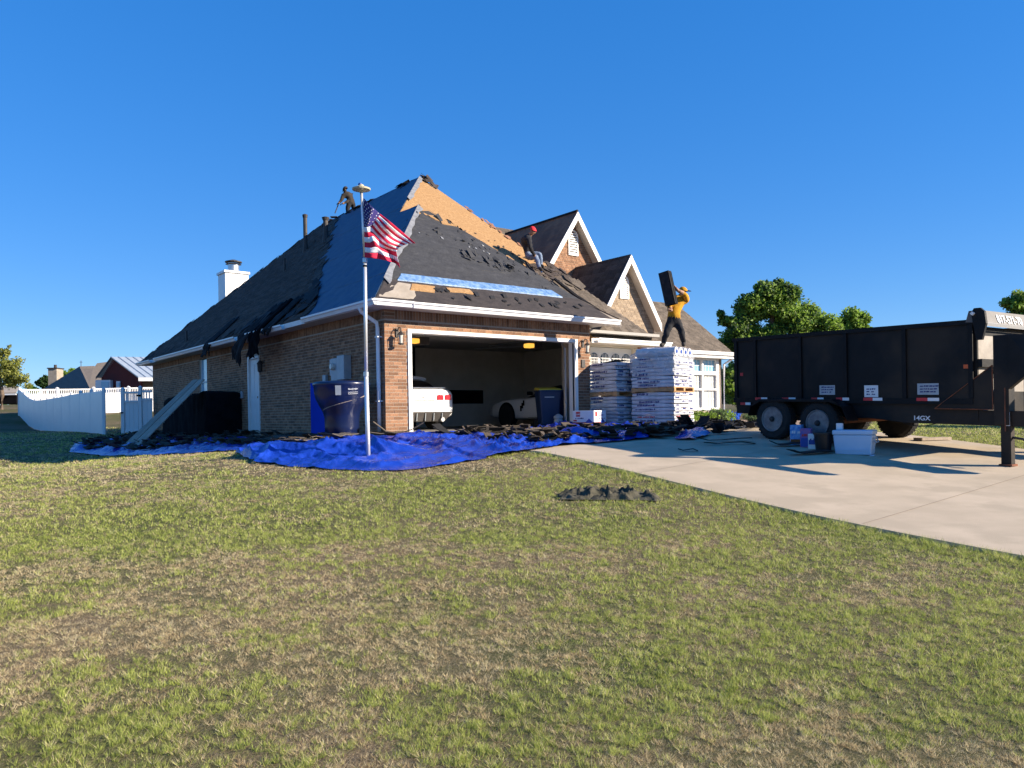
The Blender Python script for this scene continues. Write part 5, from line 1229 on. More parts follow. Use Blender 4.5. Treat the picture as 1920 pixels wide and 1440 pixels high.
# fenders and wheels
for w0, w1 in ((-.30, .02), (WD-.02, WD+.30)):
    mb = MB(); pts = [(.55,1.50),(.62,1.68),(.80,1.80),(2.35,1.80),(2.56,1.68),(2.66,1.45)]
    for i in range(5):
        a_, b_ = pts[i], pts[i+1]; mb.prism([TR(a_[0], w0, a_[1]), TR(b_[0], w0, b_[1]), TR(b_[0], w0, b_[1]+.02), TR(a_[0], w0, a_[1]+.02)], TW*(w1-w0))
    a_ = w0 if w0 < 0 else w1; mb.prism([TR(s_, a_, z) for s_, z in [(.62,1.68),(.80,1.80),(2.35,1.80),(2.56,1.68),(2.5,1.74),(2.3,1.775),(.84,1.775),(.68,1.70)]], TW*.01)
    build(mb, 'fender', 'trailer_edge', tr)
def wheel_local():
    R0, Wd = .385, .235; prof = [(R0*.60,-Wd/2+.02),(R0*.66,-Wd/2),(R0*.88,-Wd/2-.004),(R0*.965,-Wd/2+.025),(R0,-Wd/2+.055),(R0,Wd/2-.055),(R0*.965,Wd/2-.025),(R0*.88,Wd/2),(R0*.62,Wd/2-.01)]
    t = MB(); t.lathe((0,0,0), prof, 36, axis=(0,1,0))
    for k in range(36):     # tread blocks
        a_ = 2*PI*k/36; 
        for y0, y1 in ((-Wd/2+.03,-.045), (-.035,.035), (.045,Wd/2-.03)):
            v = []
            for r_ in (R0-.004, R0+.009):
                for da, y in ((0,y0),(.11,y0),(.11,y1),(0,y1)): v.append((math.cos(a_+da)*r_, y, math.sin(a_+da)*r_))
            t.hexa(v)
    r = MB(); r.lathe((0,0,0), [(R0*.62,-Wd/2+.005),(R0*.60,-Wd/2-.012),(R0*.56,-Wd/2-.008),(R0*.53,-Wd/2+.03),(R0*.50,-Wd/2+.07),(R0*.42,-Wd/2+.055),(R0*.36,-Wd/2+.035),(R0*.20,-Wd/2+.03),(R0*.19,-Wd/2+.05)], 36, axis=(0,1,0))
    h = MB(); h.lathe((0,0,0), [(.0,-Wd/2-.045),(.035,-Wd/2-.04),(.05,-Wd/2-.015),(.055,-Wd/2+.04)], 16, axis=(0,1,0))
    l = MB()
    for k in range(8):
        a_ = 2*PI*k/8; c = (math.cos(a_)*R0*.26, 0, math.sin(a_)*R0*.26); l.lathe(c, [(.0,-Wd/2+.005),(.011,-Wd/2+.008),(.012,-Wd/2+.04)], 6, axis=(0,1,0))
    hl = MB()
    for k in range(8):
        a_ = 2*PI*(k+.5)/8; c = (math.cos(a_)*R0*.44, 0, math.sin(a_)*R0*.44); hl.lathe(c, [(.033,-Wd/2+.046),(.0,-Wd/2+.0455)], 10, axis=(0,1,0))
    return t, r, h, l, hl
WL = wheel_local(); yawT = math.atan2(TD.y, TD.x)
wme = []
for q, nm, m in zip(WL, ('tyre','rim','hub','lug_nuts','hand_holes'), ('rubber','rim','hub_dark','steel','hub_dark')):
    me = bpy.data.meshes.new(nm); me.from_pydata(q.v, [], q.f); me.materials.append(MATS[m]); wme.append((nm, me))
    if nm in ('tyre',): me.polygons.foreach_set('use_smooth', [False]*len(me.polygons))
for s0 in (1.08, 2.05):
    for w0, fl in ((-.14, 0), (WD+.14, PI)):
        p = TR(s0, w0, 0); z = gdrive(p.x, p.y)+.385 if fl == 0 else gdrive(*TR(s0, WD, 0).xy)+.385
        wh = bpy.data.objects.new('wheel', wme[0][1]); COL.objects.link(wh); wh.parent = tr; wh.location = Vector((p.x, p.y, z))-BASE[tr.name]; wh.rotation_euler = (0, s0*1.3, 0); 
        wh.rotation_euler = (Matrix.Rotation(yawT+fl, 4, 'Z') @ Matrix.Rotation(s0*1.3, 4, 'Y')).to_euler()
        for nm, me in wme[1:]: c = bpy.data.objects.new(nm, me); COL.objects.link(c); c.parent = wh
    mb = MB(); pz = gdrive(*TR(s0, 0, 0).xy)+.385; a_ = TR(s0, .0, 0); b_ = TR(s0, WD, 0); mb.tube([Vector((a_.x,a_.y,pz)), Vector((b_.x,b_.y,gdrive(b_.x,b_.y)+.385))], .045, 8); build(mb, 'axle', 'rust', tr)
mb = MB(); tb(mb, .9, 2.3, .06, .14, 1.42, 1.50); tb(mb, .9, 2.3, WD-.14, WD-.06, 1.42, 1.50); build(mb, 'leaf_spring', 'rust', tr, kind='stuff')
# chock board behind the far wheel
p = TR(2.75, WD+.1, 0); mb = MB(); mb.box(-.35,.35,-.1,.1,0,.05, T=rotT((p.x,p.y,g(p.x,p.y)+.04), .3)); tag(build(mb, 'wood_block', 'plank', base=(p.x,p.y,g(p.x,p.y))), 'short wooden board lying by the far trailer wheel', 'board')

# cooler, drink packs, bucket under the trailer side
cq = PG(1638, 855, .035); cl = PG(1562, 850, .035); cz = gdrive(cq.x, cq.y)
ck = thing('cooler', 'large pale blue plastic cooler box standing on the driveway beside the trailer', 'cooler', (cl.x, cl.y, cz))
dlen = (Vector((cq.x,cq.y,0))-Vector((cl.x,cl.y,0))); L_ = dlen.length; yawc = math.atan2(dlen.y, dlen.x)-.12; CT = rotT((cl.x, cl.y, cz), yawc)
def taper(mb, x0, x1, y0, y1, z0, z1, tp, T, mi=0):
    p = [(x0+tp,y0+tp,z0),(x1-tp,y0+tp,z0),(x1-tp,y1-tp,z0),(x0+tp,y1-tp,z0),(x0,y0,z1),(x1,y0,z1),(x1,y1,z1),(x0,y1,z1)]; return mb.hexa([T(*q) for q in p], mi)
mb = MB(); taper(mb, 0, L_*.98, 0, .42, .015, .34, .025, CT); build(mb, 'cooler_body', 'cooler', ck, bevel=.02)
mb = MB(); mb.box(-.012, L_*.98+.012, -.012, .432, .342, .42, T=CT); build(mb, 'lid', 'cooler', ck, bevel=.018)
mb = MB(); mb.tube([CT(L_*.98+.01,.08,.3), CT(L_*.98+.045,.08,.22), CT(L_*.98+.045,.34,.22), CT(L_*.98+.01,.34,.3)], .012, 6); build(mb, 'handle', 'meter_grey', ck)
mb = MB(); mb.box(.06, L_*.9, -.006, -.002, .09, .105, T=CT); build(mb, 'rib', 'cooler', ck)
for s_ in (.03, L_*.9): mb = MB(); mb.box(s_, s_+.06, .04, .38, 0, .016, T=CT); build(mb, 'foot', 'cooler', ck)
mb = MB(); mb.box(.02, .12, .15, .24, .4205, .53, T=CT); tag(build(mb, 'paper_cup_box', 'card_white', base=CT(.07,.2,.42), bevel=.01), 'small white carton standing on the end of the blue cooler', 'carton')
def pack(px, py, w, d, h, m, label, seed, band):
    p = PG(px, py, .035); T = rotT((p.x, p.y, gdrive(p.x, p.y)), R(-30)); o = thing('drink_pack', label, 'drink pack', T(0,0,0))
    mb = MB(); mb.box(-w/2, w/2, 0, d, 0, h, T=T); build(mb, 'carton_body', m, o, bevel=.008)
    mb = MB(); mb.box(-w/2+.01, w/2-.01, -.004, -.0015, h*band[0], h*band[1], T=T); build(mb, 'print_panel', band[2], o)
    mb = MB(); print_marks(mb, lambda u, z: T(u-w/2, -.006, z), .01, w-.01, h*.55, h*.75, seed); build(mb, 'print', band[3], o, kind='stuff')
pack(1492, 835, .19, .26, .36, 'drink_blue', 'tall light blue drink carton, leftmost of three by the trailer wheel', 1, (.1,.3,'glass_dark','white_print'))
pack(1510, 839, .17, .24, .33, 'drink_mixed', 'dark blue and red drink carton, middle of the three by the trailer wheel', 2, (.05,.5,'blue_print','red_print'))
pack(1525, 842, .17, .2, .26, 'card_white', 'small white and blue drink carton, nearest the black bucket', 3, (.3,.6,'blue_print','navy_print'))
p = PG(1544, 846, .035); mb = MB(); mb.lathe((p.x, p.y, gdrive(p.x,p.y)), [(.12,0),(.15,.28),(.165,.285),(.165,.31),(.135,.312),(.11,.02)], 20); tag(build(mb, 'bucket', 'bag_black', base=(p.x,p.y,gdrive(p.x,p.y))), 'black bucket between the drink cartons and the blue cooler', 'bucket')

# ------------------------------------------------------------------ things along the side wall
# blue tapering tank
tc = H(-.80, .48, 0); tc.z = g(tc.x, tc.y)+.02
tk = thing('plastic_tank', 'dark blue plastic tank narrowing to its base with a white logo and a rope', 'tank', tc)
prof = [(.36,0),(.365,.3),(.37,.5),(.40,.62),(.48,.78),(.55,.93),(.575,1.05),(.59,1.22),(.61,1.24),(.61,1.29),(.56,1.32),(.2,1.35),(.0,1.355)]; prof = [(r_, z_*.93) for r_, z_ in prof]
mb = MB(); mb.lathe(tc, prof, 40); build(mb, 'tank_body', 'tank_blue', tk, smooth=True)
vd = (Vector((0,0,0))-Vector((tc.x, tc.y, 0))).normalized(); vs_ = Vector((-vd.y, vd.x, 0))
def tw(t, rr, z): return Vector((tc.x, tc.y, tc.z+z))+(vd*math.cos(t)+vs_*math.sin(t))*rr
mb = MB(); mb.tube([tw(-1.3+2.6*k/20, .41+.165*k/20, .62+.34*(k/20)**1.2) for k in range(21)], .012, 6); build(mb, 'rope', 'plank', tk)
mb = MB(); mb.prism([tw(-.22,.575,.93), tw(-.02,.575,.93), tw(-.02,.605,1.13), tw(-.22,.605,1.13)], vd*.012); build(mb, 'handle_plate', 'meter_grey', tk)
mb = MB()
for ln, z0 in enumerate((1.05, .985, .95)):
    n = 26 if ln == 0 else 18
    mb.tube([tw(.22+.36*k/n, .600, z0+(.022 if ln == 0 else .007)*math.sin(k*1.9)*(.6+.4*math.sin(k*.7))+.01*k/n) for k in range(n+1)], .0055 if ln == 0 else .004, 5)
build(mb, 'logo', 'white_print', tk)
mb = MB(); w0 = H(-.25, 3.62, 0); mb.box(-.35, -.31, 2.3, 3.2, 1.13, 2.42, T=H); tag(build(mb, 'blue_board', 'panel_blue', base=H(-.3,3.2,1.12)), 'flat bright blue panel standing against the brick wall behind the tank', 'panel')
# black sheet draped over stored things
mb = MB(); ra, rb = 9.3, 14.6; NU, NV = 46, 24; bz = 1.1
def bs(u, v):     # v: 0 front foot, .45 front top edge, .6 rear top, 1 wall foot
    r = ra+(rb-ra)*u; zt0 = 2.34+.05*math.sin(u*9)+.05*math.sin(u*21)-.5*max(0, u-.86)/.14*.5; d = 1.05
    wv = .05*noise.noise(Vector((u*14, v*3, 1)))+.03*noise.noise(Vector((u*30, v*6, 5)))
    if v < .5: t = v/.5; return H(-d-.06*(1-t)+wv, r, bz+(zt0-bz)*t**.9)
    t = (v-.5)/.5; return H(-d+(d-.04)*t, r, zt0+.03*math.sin(t*PI)+wv*.5)
for i in range(NV+1):
    for j in range(NU+1): mb.v.append(tuple(bs(j/NU, i/NV)))
for i in range(NV):
    for j in range(NU): o = i*(NU+1)+j; mb.f.append((o, o+1, o+NU+2, o+NU+1)); mb.m.append(0)
for j0 in (0, NU):
    st = len(mb.v); ids = [i*(NU+1)+j0 for i in range(NV+1)]
    for k in ids: p = mb.v[k]; q = hf(p); mb.v.append(tuple(H(q[0]*.98, q[1], bz)))
    for k in range(NV): mb.f.append((ids[k], ids[k+1], st+k+1, st+k)); mb.m.append(0)
tag(build(mb, 'black_sheet', 'black_plastic', base=H(-.6,12.5,1.1), smooth=True), 'black plastic sheet draped over stored goods along the shaded side wall', 'plastic sheet')
# long plank ramp leaning up to the window
b0 = P(232, 835, 21.5); b0.z = g(b0.x, b0.y)+.02; b0 = PG(232, 836); b1 = PG(262, 838); 
t0 = PA(362, 714, -1.0); t1 = PA(384, 713, -1.0)
rp = thing('plank_ramp', 'pair of long grey planks leaning from the lawn up against the house by the window', 'planks', b0)
up_ = Vector((0,0,.04))
for f0, f1 in ((0,.46), (.52,1)):
    a0, a1 = b0.lerp(b1, f0), b0.lerp(b1, f1); c0_, c1_ = t0.lerp(t1, f0), t0.lerp(t1, f1)
    mb = MB(); mb.prism([a0, a1, c1_, c0_], up_); build(mb, 'plank', 'plank', rp, bevel=.004)
mb = MB()
for k in range(7): q = .08+k*.14; mb.prism([b0.lerp(t0, q), b1.lerp(t1, q), b1.lerp(t1, q+.006), b0.lerp(t0, q+.006)], -up_*.8)
build(mb, 'batten', 'plank', rp, kind='stuff')
# torn felt and shingles hanging over the gutter above the side door
def hang(r0, r1, zb_, a_out, label, m, seed, skew=0., top=4.25, lean=0.):
    mb = MB(); nu, nv = 26, 22
    for i in range(nv+1):
        v = i/nv
        for j in range(nu+1):
            u = j/nu; r = r0+(r1-r0)*u+skew*v*(1-.3*u); zl_ = zb_+lean*u+.18*noise.noise(Vector((u*6, seed, 0)))
            if v < .3: t = v/.3; a = .35-.95*t; z = zl(a)+.09+.04*math.sin(u*12)
            else: t = (v-.3)/.7; a = -.60-a_out*math.sin(t*2.2)*.6; z = zl(-.6)+.09+(zl_-zl(-.6)-.09)*t
            a += .10*noise.noise(Vector((u*5, v*2.5, seed)))+.05*noise.noise(Vector((u*14, v*5, seed)))
            mb.v.append(tuple(H(a, r, z)))
    for i in range(nv):
        for j in range(nu): o = i*(nu+1)+j; mb.f.append((o, o+1, o+nu+2, o+nu+1)); mb.m.append(0)
    o = build(mb, 'hanging_felt', m, base=H(-.6, (r0+r1)/2, zb_), smooth=True); sf = o.modifiers.new('t', 'SOLIDIFY'); sf.thickness = .012
    return tag(o, label, 'roofing felt')
hang(6.75, 7.55, 3.05, .25, 'long torn strip of black felt hanging from the gutter down over the side door', 'shingle_black', 3, .55, lean=.35)
hang(5.9, 6.7, 3.35, .12, 'bunched black felt hanging beside the side door lantern', 'black_plastic', 9, .1, lean=-.1)
hang(5.1, 5.8, 3.86, .03, 'black felt flap lapping over the bare gutter edge right of the side door', 'shingle_black', 14)
hang(10.6, 11.3, 3.65, .03, 'dark felt tongue hanging over the gutter between the door and the window', 'shingle_black', 17)
# olive cloth lying on the lawn
mb = MB(); c_ = PG(1140, 934); n1, n2 = 64, 30
for i in range(n2+1):
    for j in range(n1+1):
        u, v = j/n1*2-1, i/n2*2-1; e = (1-u*u)**.35*(1-v*v*.9) if abs(u) < 1 else 0
        x = c_.x+u*.62+.06*noise.noise(Vector((u*3, v*3, 2))); y = c_.y+v*.20*(1+.4*noise.noise(Vector((u*4, 1, 1))))-.05*u; 
        h = e*(.008+.045*max(0, .3+noise.noise(Vector((u*3.5, v*1.5, 4))))+.11*max(0, ridged(u*1.0, v*.8, 2.4, 6))**3+.035*max(0, ridged(u*1.6, v*.5, 4.5, 8))**3)
        mb.v.append((x, y, g(x, y)+.012+h))
for i in range(n2):
    for j in range(n1): o = i*(n1+1)+j; mb.f.append((o, o+1, o+n1+2, o+n1+1)); mb.m.append(0)
tag(build(mb, 'olive_cloth', 'cloth_olive', base=c_, smooth=True), 'crumpled olive brown cloth lying alone on the front lawn', 'cloth')

# ------------------------------------------------------------------ inside the garage
def wheelie(a, r, yaw, s, label, lidm, grp=None):
    c = H(a, r, SL+.003); T0 = rotT(c, yaw); T = lambda x, y, z: T0(x*s, y*s, z*s); o = thing('wheeled_bin', label, 'bin', c, grp)
    mb = MB(); taper(mb, -.30, .30, -.34, .34, .06, .98, .07, T); build(mb, 'bin_body', 'bin_blue', o, bevel=.03)
    mb = MB(); mb.box(-.32, .32, -.36, .36, .965, 1.0, T=T); build(mb, 'rim', 'bin_blue', o, bevel=.01)
    mb = MB(); mb.hexa([T(*q) for q in [(-.31,-.36,1.002),(.31,-.36,1.002),(.31,.35,1.03),(-.31,.35,1.03),(-.29,-.33,1.03),(.29,-.33,1.03),(.29,.33,1.09),(-.29,.33,1.09)]]); build(mb, 'lid', lidm, o, bevel=.01)
    mb = MB(); mb.tube([T(-.28,.40,.98), T(.28,.40,.98)], .018*s, 8); build(mb, 'handle', 'bin_blue', o)
    for q in (-1, 1): mb = MB(); mb.tube([T(q*.27,.3,.12), T(q*.32,.3,.12)], .12*s, 16); build(mb, 'wheel', 'rubber', o)
    mb = MB(); mb.box(-.16, .10, -.33, -.305, .80, .825, T=T); build(mb, 'emblem', 'meter_grey', o)
wheelie(5.42, .95, R(10), 1.0, 'blue wheeled bin with a yellow lid just inside the garage', 'bin_yellow')
wheelie(5.85, 1.2, R(14), .98, 'dark blue wheeled bin tight against the right garage jamb', 'bin_blue')
c = H(5.32, .42, SL); mb = MB(); mb.lathe(c, [(.10,0),(.12,.02),(.12,.2),(.105,.22),(.105,.24),(.125,.25),(.125,.30),(.04,.36),(.0,.37)], 20); tag(build(mb, 'steel_can', 'meter_grey', base=c), 'small dull metal can at the right edge of the garage opening', 'can')
# cars: lofted shells
def superell(y, hw, z0, z1, n=24, e=.32, tuck=.0):
    pts = []
    for k in range(n):
        t = 2*PI*k/n; cx_ = math.copysign(abs(math.cos(t))**e, math.cos(t)); cz_ = math.copysign(abs(math.sin(t))**e, math.sin(t))
        z = (z0+z1)/2+(z1-z0)/2*cz_; w = hw*(1-tuck*max(0, (z-(z0+z1)/2)/(z1-z0)*2)); pts.append((cx_*w, y, z))
    return pts
def loft(mb, secs, T, cap=True):
    n = len(secs[0]); o = len(mb.v)
    for s_ in secs: mb.v += [tuple(T(*p)) for p in s_]
    for i in range(len(secs)-1):
        for k in range(n): mb.f.append((o+i*n+k, o+i*n+(k+1) % n, o+(i+1)*n+(k+1) % n, o+(i+1)*n+k)); mb.m.append(0)
    if cap: mb.f += [tuple(o+k for k in range(n))[::-1], tuple(o+(len(secs)-1)*n+k for k in range(n))]; mb.m += [0, 0]
def car(label, a, r, yaw, secs, cabin, wheels, wr):
    """local y grows to the back of the garage; y=0 is the rear bumper"""
    c = H(a, r, SL+.002); T = rotT(c, TH+yaw); o = thing('parked_car', label, 'car', c)
    mb = MB(); loft(mb, [superell(*s_) for s_ in secs], T); bd = build(mb, 'body', 'white_paint', o, smooth=True)
    mb = MB(); loft(mb, [superell(*s_) for s_ in cabin], T); build(mb, 'cabin_glass', 'glass_dark', o, smooth=True)
    for x, y in wheels:
        mb = MB(); q = math.copysign(1, x); mb.lathe(T(x, y, wr), [(wr*.62,-.11),(wr*.95,-.11),(wr,-.07),(wr,.07),(wr*.95,.11),(wr*.62,.11)], 28, axis=tuple((T(1,0,0)-T(0,0,0)))); w = build(mb, 'wheel', 'rubber', o)
        mb = MB(); mb.lathe(T(x+q*.09, y, wr), [(wr*.62,-.02),(wr*.60,.0),(.0,.01)], 20, axis=tuple((T(1,0,0)-T(0,0,0))*q)); build(mb, 'rim', 'hub_dark', o)
    return o, T
sec = [(0,.74,.42,.98),(.04,.86,.34,1.03),(.14,.92,.30,1.07),(.5,.955,.26,1.09),(1.2,.96,.24,1.03),(2.5,.95,.22,.95),(3.6,.95,.22,.92),(4.3,.90,.26,.86),(4.6,.80,.32,.74)]
cab = [(.42,.66,.9,1.09,24,.4),(.75,.72,.9,1.28,24,.4,.15),(1.25,.74,.9,1.43,24,.4,.2),(2.2,.74,.9,1.46,24,.4,.2),(3.2,.66,.8,.95,24,.4)]
c1, T1 = car('white sports coupe seen from behind with square red tail lamps in the left bay', 2.17, 1.95, 0, sec, cab, [(-.84,.95),(.84,.95),(-.84,3.8),(.84,3.8)], .345)
mb = MB(); loft(mb, [superell(y, w, z0, z1, 24, .5, .1) for y, w, z0, z1 in ((1.0,.66,1.30,1.42),(1.35,.67,1.34,1.47),(2.2,.67,1.35,1.49),(2.7,.62,1.25,1.40))], T1); build(mb, 'roof', 'white_paint', c1, smooth=True)
for x0 in (-.80,-.56,.36,.60):
    mb = MB(); mb.box(x0, x0+.20, -.022, .06, .77, .91, T=T1); build(mb, 'tail_lamp', 'red_lamp', c1, bevel=.02)
mb = MB(); mb.box(-.17,.17,-.012,-.004,.60,.74, T=T1); lp = build(mb, 'licence_plate', 'white_print', c1)
mb = MB(); print_marks(mb, lambda u, z: T1(u-.13, -.015, z), .0, .26, .62, .71, 5); build(mb, 'plate_characters', 'meter_grey', c1)
mb = MB(); mb.box(-.30,.30,-.008,.01,.752,.765, T=T1); build(mb, 'plate_recess_edge', 'dark_metal', c1)
mb = MB(); mb.add([T1(*q) for q in [(-.09,-.02,.862),(-.02,-.02,.862),(-.01,-.02,.872),(.08,-.02,.872),(.09,-.02,.850),(.02,-.02,.850),(.0,-.02,.838),(-.08,-.02,.838)]], [(0,1,2,3,4,5,6,7)]); build(mb, 'emblem', 'dark_metal', c1)
mb = MB(); mb.hexa([T1(*q) for q in [(-.62,.05,.22),(.62,.05,.22),(.66,.3,.22),(-.66,.3,.22),(-.84,-.015,.47),(.84,-.015,.47),(.86,.3,.47),(-.86,.3,.47)]]); df = build(mb, 'rear_diffuser', 'dark_metal', c1, bevel=.01)
for k in range(5): x = -.5+.25*k; mb = MB(); mb.hexa([T1(*q) for q in [(x,.0,.24),(x+.015,.0,.24),(x+.015,.2,.24),(x,.2,.24),(x,-.03,.44),(x+.015,-.03,.44),(x+.015,.2,.44),(x,.2,.44)]]); build(mb, 'diffuser_fin', 'meter_grey', df)
for x in (-.52,.52): mb = MB(); mb.tube([T1(x,-.03,.27), T1(x,.3,.28)], .055, 16); build(mb, 'exhaust_tip', 'steel', c1)
mb = MB(); mb.box(-.7,.7,.10,.26,1.075,1.105, T=T1); build(mb, 'boot_spoiler', 'white_paint', c1, bevel=.012)
sec2 = [(0,.80,.40,.92),(.1,.92,.30,.98),(.5,.97,.22,1.0),(1.4,.96,.20,.94),(2.4,.94,.20,.88),(3.2,.97,.20,.86),(3.6,.97,.22,.84),(4.1,.93,.24,.74),(4.4,.82,.28,.62)]
cab2 = [(.3,.60,.8,.98,24,.5),(.9,.66,.8,1.14,24,.5,.2),(1.5,.66,.8,1.22,24,.5,.25),(2.1,.64,.8,1.16,24,.5,.2),(2.9,.62,.75,.86,24,.5)]
c2, T2 = car('low white sports car in the right bay, half hidden behind the bins', 7.15, .45, 0, sec2, cab2, [(-.88,.8),(.88,.8),(-.88,3.35),(.88,3.35)], .34)
for y in (.8, 3.35):
    mb = MB(); mb.lathe(T2(-.962, y, .34), [(.40,-.012),(.40,.012),(.30,.02)], 28, axis=tuple(T2(1,0,0)-T2(0,0,0))); build(mb, 'wheel_arch', 'black_plastic', c2)
for k in range(3): mb = MB(); y = 2.62-.07*k; mb.box(-.985, -.955, y, y+.04, .46+.08*k, .62+.08*k, T=T2); build(mb, 'side_vent', 'black_plastic', c2)
mb = MB(); mb.box(-1.06, -.93, 2.1, 2.24, .92, 1.03, T=T2); build(mb, 'mirror', 'black_plastic', c2, bevel=.02)
mb = MB(); mb.box(-.975, -.955, 1.05, 2.3, .26, .27, T=T2); mb.box(-.978, -.955, 1.15, 1.155, .3, .85, T=T2); build(mb, 'door_seam', 'dark_metal', c2, kind='stuff')
# shelving, boxes
sh = thing('shelf_unit', 'dark metal shelf with green things and bottles on the back wall of the garage', 'shelf', H(1.9, 6.1, SL))
for a in (1.2, 2.7):
    for r in (5.9, 6.4): mb = MB(); hb(mb, a-.02, a+.02, r-.02, r+.02, SL, 3.0); build(mb, 'upright', 'dark_metal', sh)
for z in (1.5, 1.95, 2.3, 2.75): mb = MB(); hb(mb, 1.18, 2.72, 5.88, 6.42, z, z+.03); build(mb, 'shelf_board', 'meter_grey', sh)
for k, (a, z, w, h_, m, lb) in enumerate(((1.35,2.33,.12,.28,'leaf_green','green bottle on the shelf'),(1.6,2.33,.10,.22,'meter_grey','grey spray can on the shelf'),(1.85,2.33,.09,.34,'cooler','tall pale blue bottle on the shelf'),(2.15,2.33,.3,.2,'dark_metal','dark box on the shelf'),(1.5,1.98,.35,.24,'bag_black','black bag on the lower shelf'),(2.2,1.98,.4,.22,'dark_metal','dark crate on the lower shelf'),(1.7,2.78,.6,.3,'leaf_dark','dark green tote on the top shelf'))):
    mb = MB(); c = H(a, 6.1, z+.002)
    if w < .2: mb.lathe(c, [(w/2,0),(w/2,h_*.7),(w*.2,h_*.85),(w*.2,h_)], 12)
    else: mb.box(-w/2, w/2, -.15, .15, 0, h_, T=rotT(c, TH))
    tag(build(mb, 'stored_item', m, base=c, bevel=.004 if w > .2 else 0), lb+' at the back of the garage', 'stored item')
mb = MB(); hb(mb, 5.0, 7.2, 6.43, 6.49, 1.95, 2.4); tag(build(mb, 'black_board', 'black_plastic', base=H(6,6.45,1.95)), 'dark board hanging low on the back wall behind the second car', 'board')

# ------------------------------------------------------------------ pickup at the right edge
pk = thing('pickup_truck', 'white pickup truck mostly beyond the right edge in front of the trailer', 'pickup', (15.5, 20, g(15.5, 20)))
PT = rotT((13.5, 20.0, g(13.5, 20.0)), -.15)
mb = MB(); mb.box(-.0, 2.6, -.95, .95, .62, 1.25, T=PT); build(mb, 'bed', 'white_paint', pk, bevel=.03)
mb = MB(); mb.box(2.61, 5.4, -.95, .95, .55, 1.2, T=PT); build(mb, 'cab_body', 'white_paint', pk, bevel=.05)
mb = MB(); mb.hexa([PT(*q) for q in [(2.65,-.9,1.2),(4.6,-.9,1.2),(4.6,.9,1.2),(2.65,.9,1.2),(2.8,-.78,1.85),(3.9,-.78,1.85),(3.9,.78,1.85),(2.8,.78,1.85)]]); build(mb, 'cab_glass', 'glass_dark', pk)
mb = MB(); mb.box(-.12, -.001, -.9, .9, .45, .65, T=PT); build(mb, 'bumper', 'steel', pk, bevel=.02)
for x in (.9, 4.3):
    for y in (-.85, .85): mb = MB(); mb.lathe(PT(x, y, .4), [(.24,-.13),(.37,-.13),(.4,-.09),(.4,.09),(.37,.13),(.24,.13)], 24, axis=tuple(PT(0,1,0)-PT(0,0,0))); build(mb, 'wheel', 'rubber', pk)

# ------------------------------------------------------------------ white fence and gate
def post(par, x, y, z0, h, m='vinyl', w=.13):
    mb = MB(); mb.box(x-w/2, x+w/2, y-w/2, y+w/2, z0-.1, z0+h+.06); p = build(mb, 'post', m, par)
    mb = MB(); mb.hexa([(x-w*.62,y-w*.62,z0+h+.061),(x+w*.62,y-w*.62,z0+h+.061),(x+w*.62,y+w*.62,z0+h+.061),(x-w*.62,y+w*.62,z0+h+.061),(x-.01,y-.01,z0+h+.15),(x+.01,y-.01,z0+h+.15),(x+.01,y+.01,z0+h+.15),(x-.01,y+.01,z0+h+.15)]); build(mb, 'post_cap', m, p)
def fence_panel(par, p, q, zA, zB, H_, picket, off_=0):
    """p,q ground xy; zA,zB level of the panel foot (stepped panels are level)"""
    p = Vector(p); q = Vector(q); d = (q-p); L = d.length; d /= L; n = Vector((-d.y, d.x)); 
    def T(x, y, z): return Vector((p.x+d.x*x+n.x*(y+off_), p.y+d.y*x+n.y*(y+off_), zA+(zB-zA)*x/L+z))
    top = H_-.38 if picket else H_-.06
    nb = max(2, int(L/.3)); 
    for k in range(nb):
        e_ = 0 if off_ else .07; mb = MB(); mb.box(e_+(L-2*e_)*k/nb+(.002 if off_ else .004), e_+(L-2*e_)*(k+1)/nb-(.002 if off_ else .004), -.012, .012, .02, top, T=T); build(mb, 'board', 'vinyl', par)
    for z in ((.05, top-.01) if not picket else (.05, top-.01, H_-.05)):
        mb = MB(); e_ = 0 if off_ else .07; mb.box(e_, L-e_, -.035, .035 if not off_ else -.013, z-.04, z+.06, T=T); build(mb, 'rail', 'vinyl', par)
    if picket:
        mb = MB(); x = .12
        while x < L-.1: mb.box(x, x+.045, -.014, .014, top+.051, H_-.091, T=T); x += .115
        build(mb, 'picket', 'vinyl', par, kind='stuff')
f1 = thing('side_fence', 'white vinyl privacy fence running back from the open gate along the left yard', 'fence', (-16.9,31.9,1))
A = Vector((-17.0, 32.0)); B = Vector((-34.6, 54.0)); npn = 11
zt0 = g(*A)+1.83
for i in range(npn+1):
    p = A.lerp(B, i/npn); z = g(*p); post(f1, p.x, p.y, z, 1.83, w=.10)
    if i < npn: q = A.lerp(B, (i+1)/npn); zq = g(*q); fence_panel(f1, p, q, z, zq, 1.83, False, .05)
f2 = thing('back_fence', 'white vinyl fence with a picket top across the back of the left yard', 'fence', (-34.6,54,2))
A = Vector((-34.6,54.0)); B = Vector((-22.5, 60.5))
for i in range(7):
    p = A.lerp(B, i/6.); z = g(*p); post(f2, p.x, p.y, z, 1.83, w=.16)
    if i < 6: q = A.lerp(B, (i+1)/6.); fence_panel(f2, p, q, z, g(*q), 1.83, True)
B = Vector((-22.5,60.5)); q = Vector((-14,64)); fence_panel(f2, B, q, g(*B), g(*q), 1.83, True)
gt = thing('fence_gate', 'closed white vinyl gate with a slatted top beside the house corner', 'gate', (-15.9,32.2,1))
gx0, gx1 = PZ(231, 700, 3).x, 0
def GP(px): r_ = ray(px, 775); return Vector((r_[0]*32.3, 32.3))
a, b, c = GP(231), GP(264), GP(289)
za = g(*a); post(gt, a.x, a.y, za, 1.80); post(gt, b.x, b.y, za, 1.86)
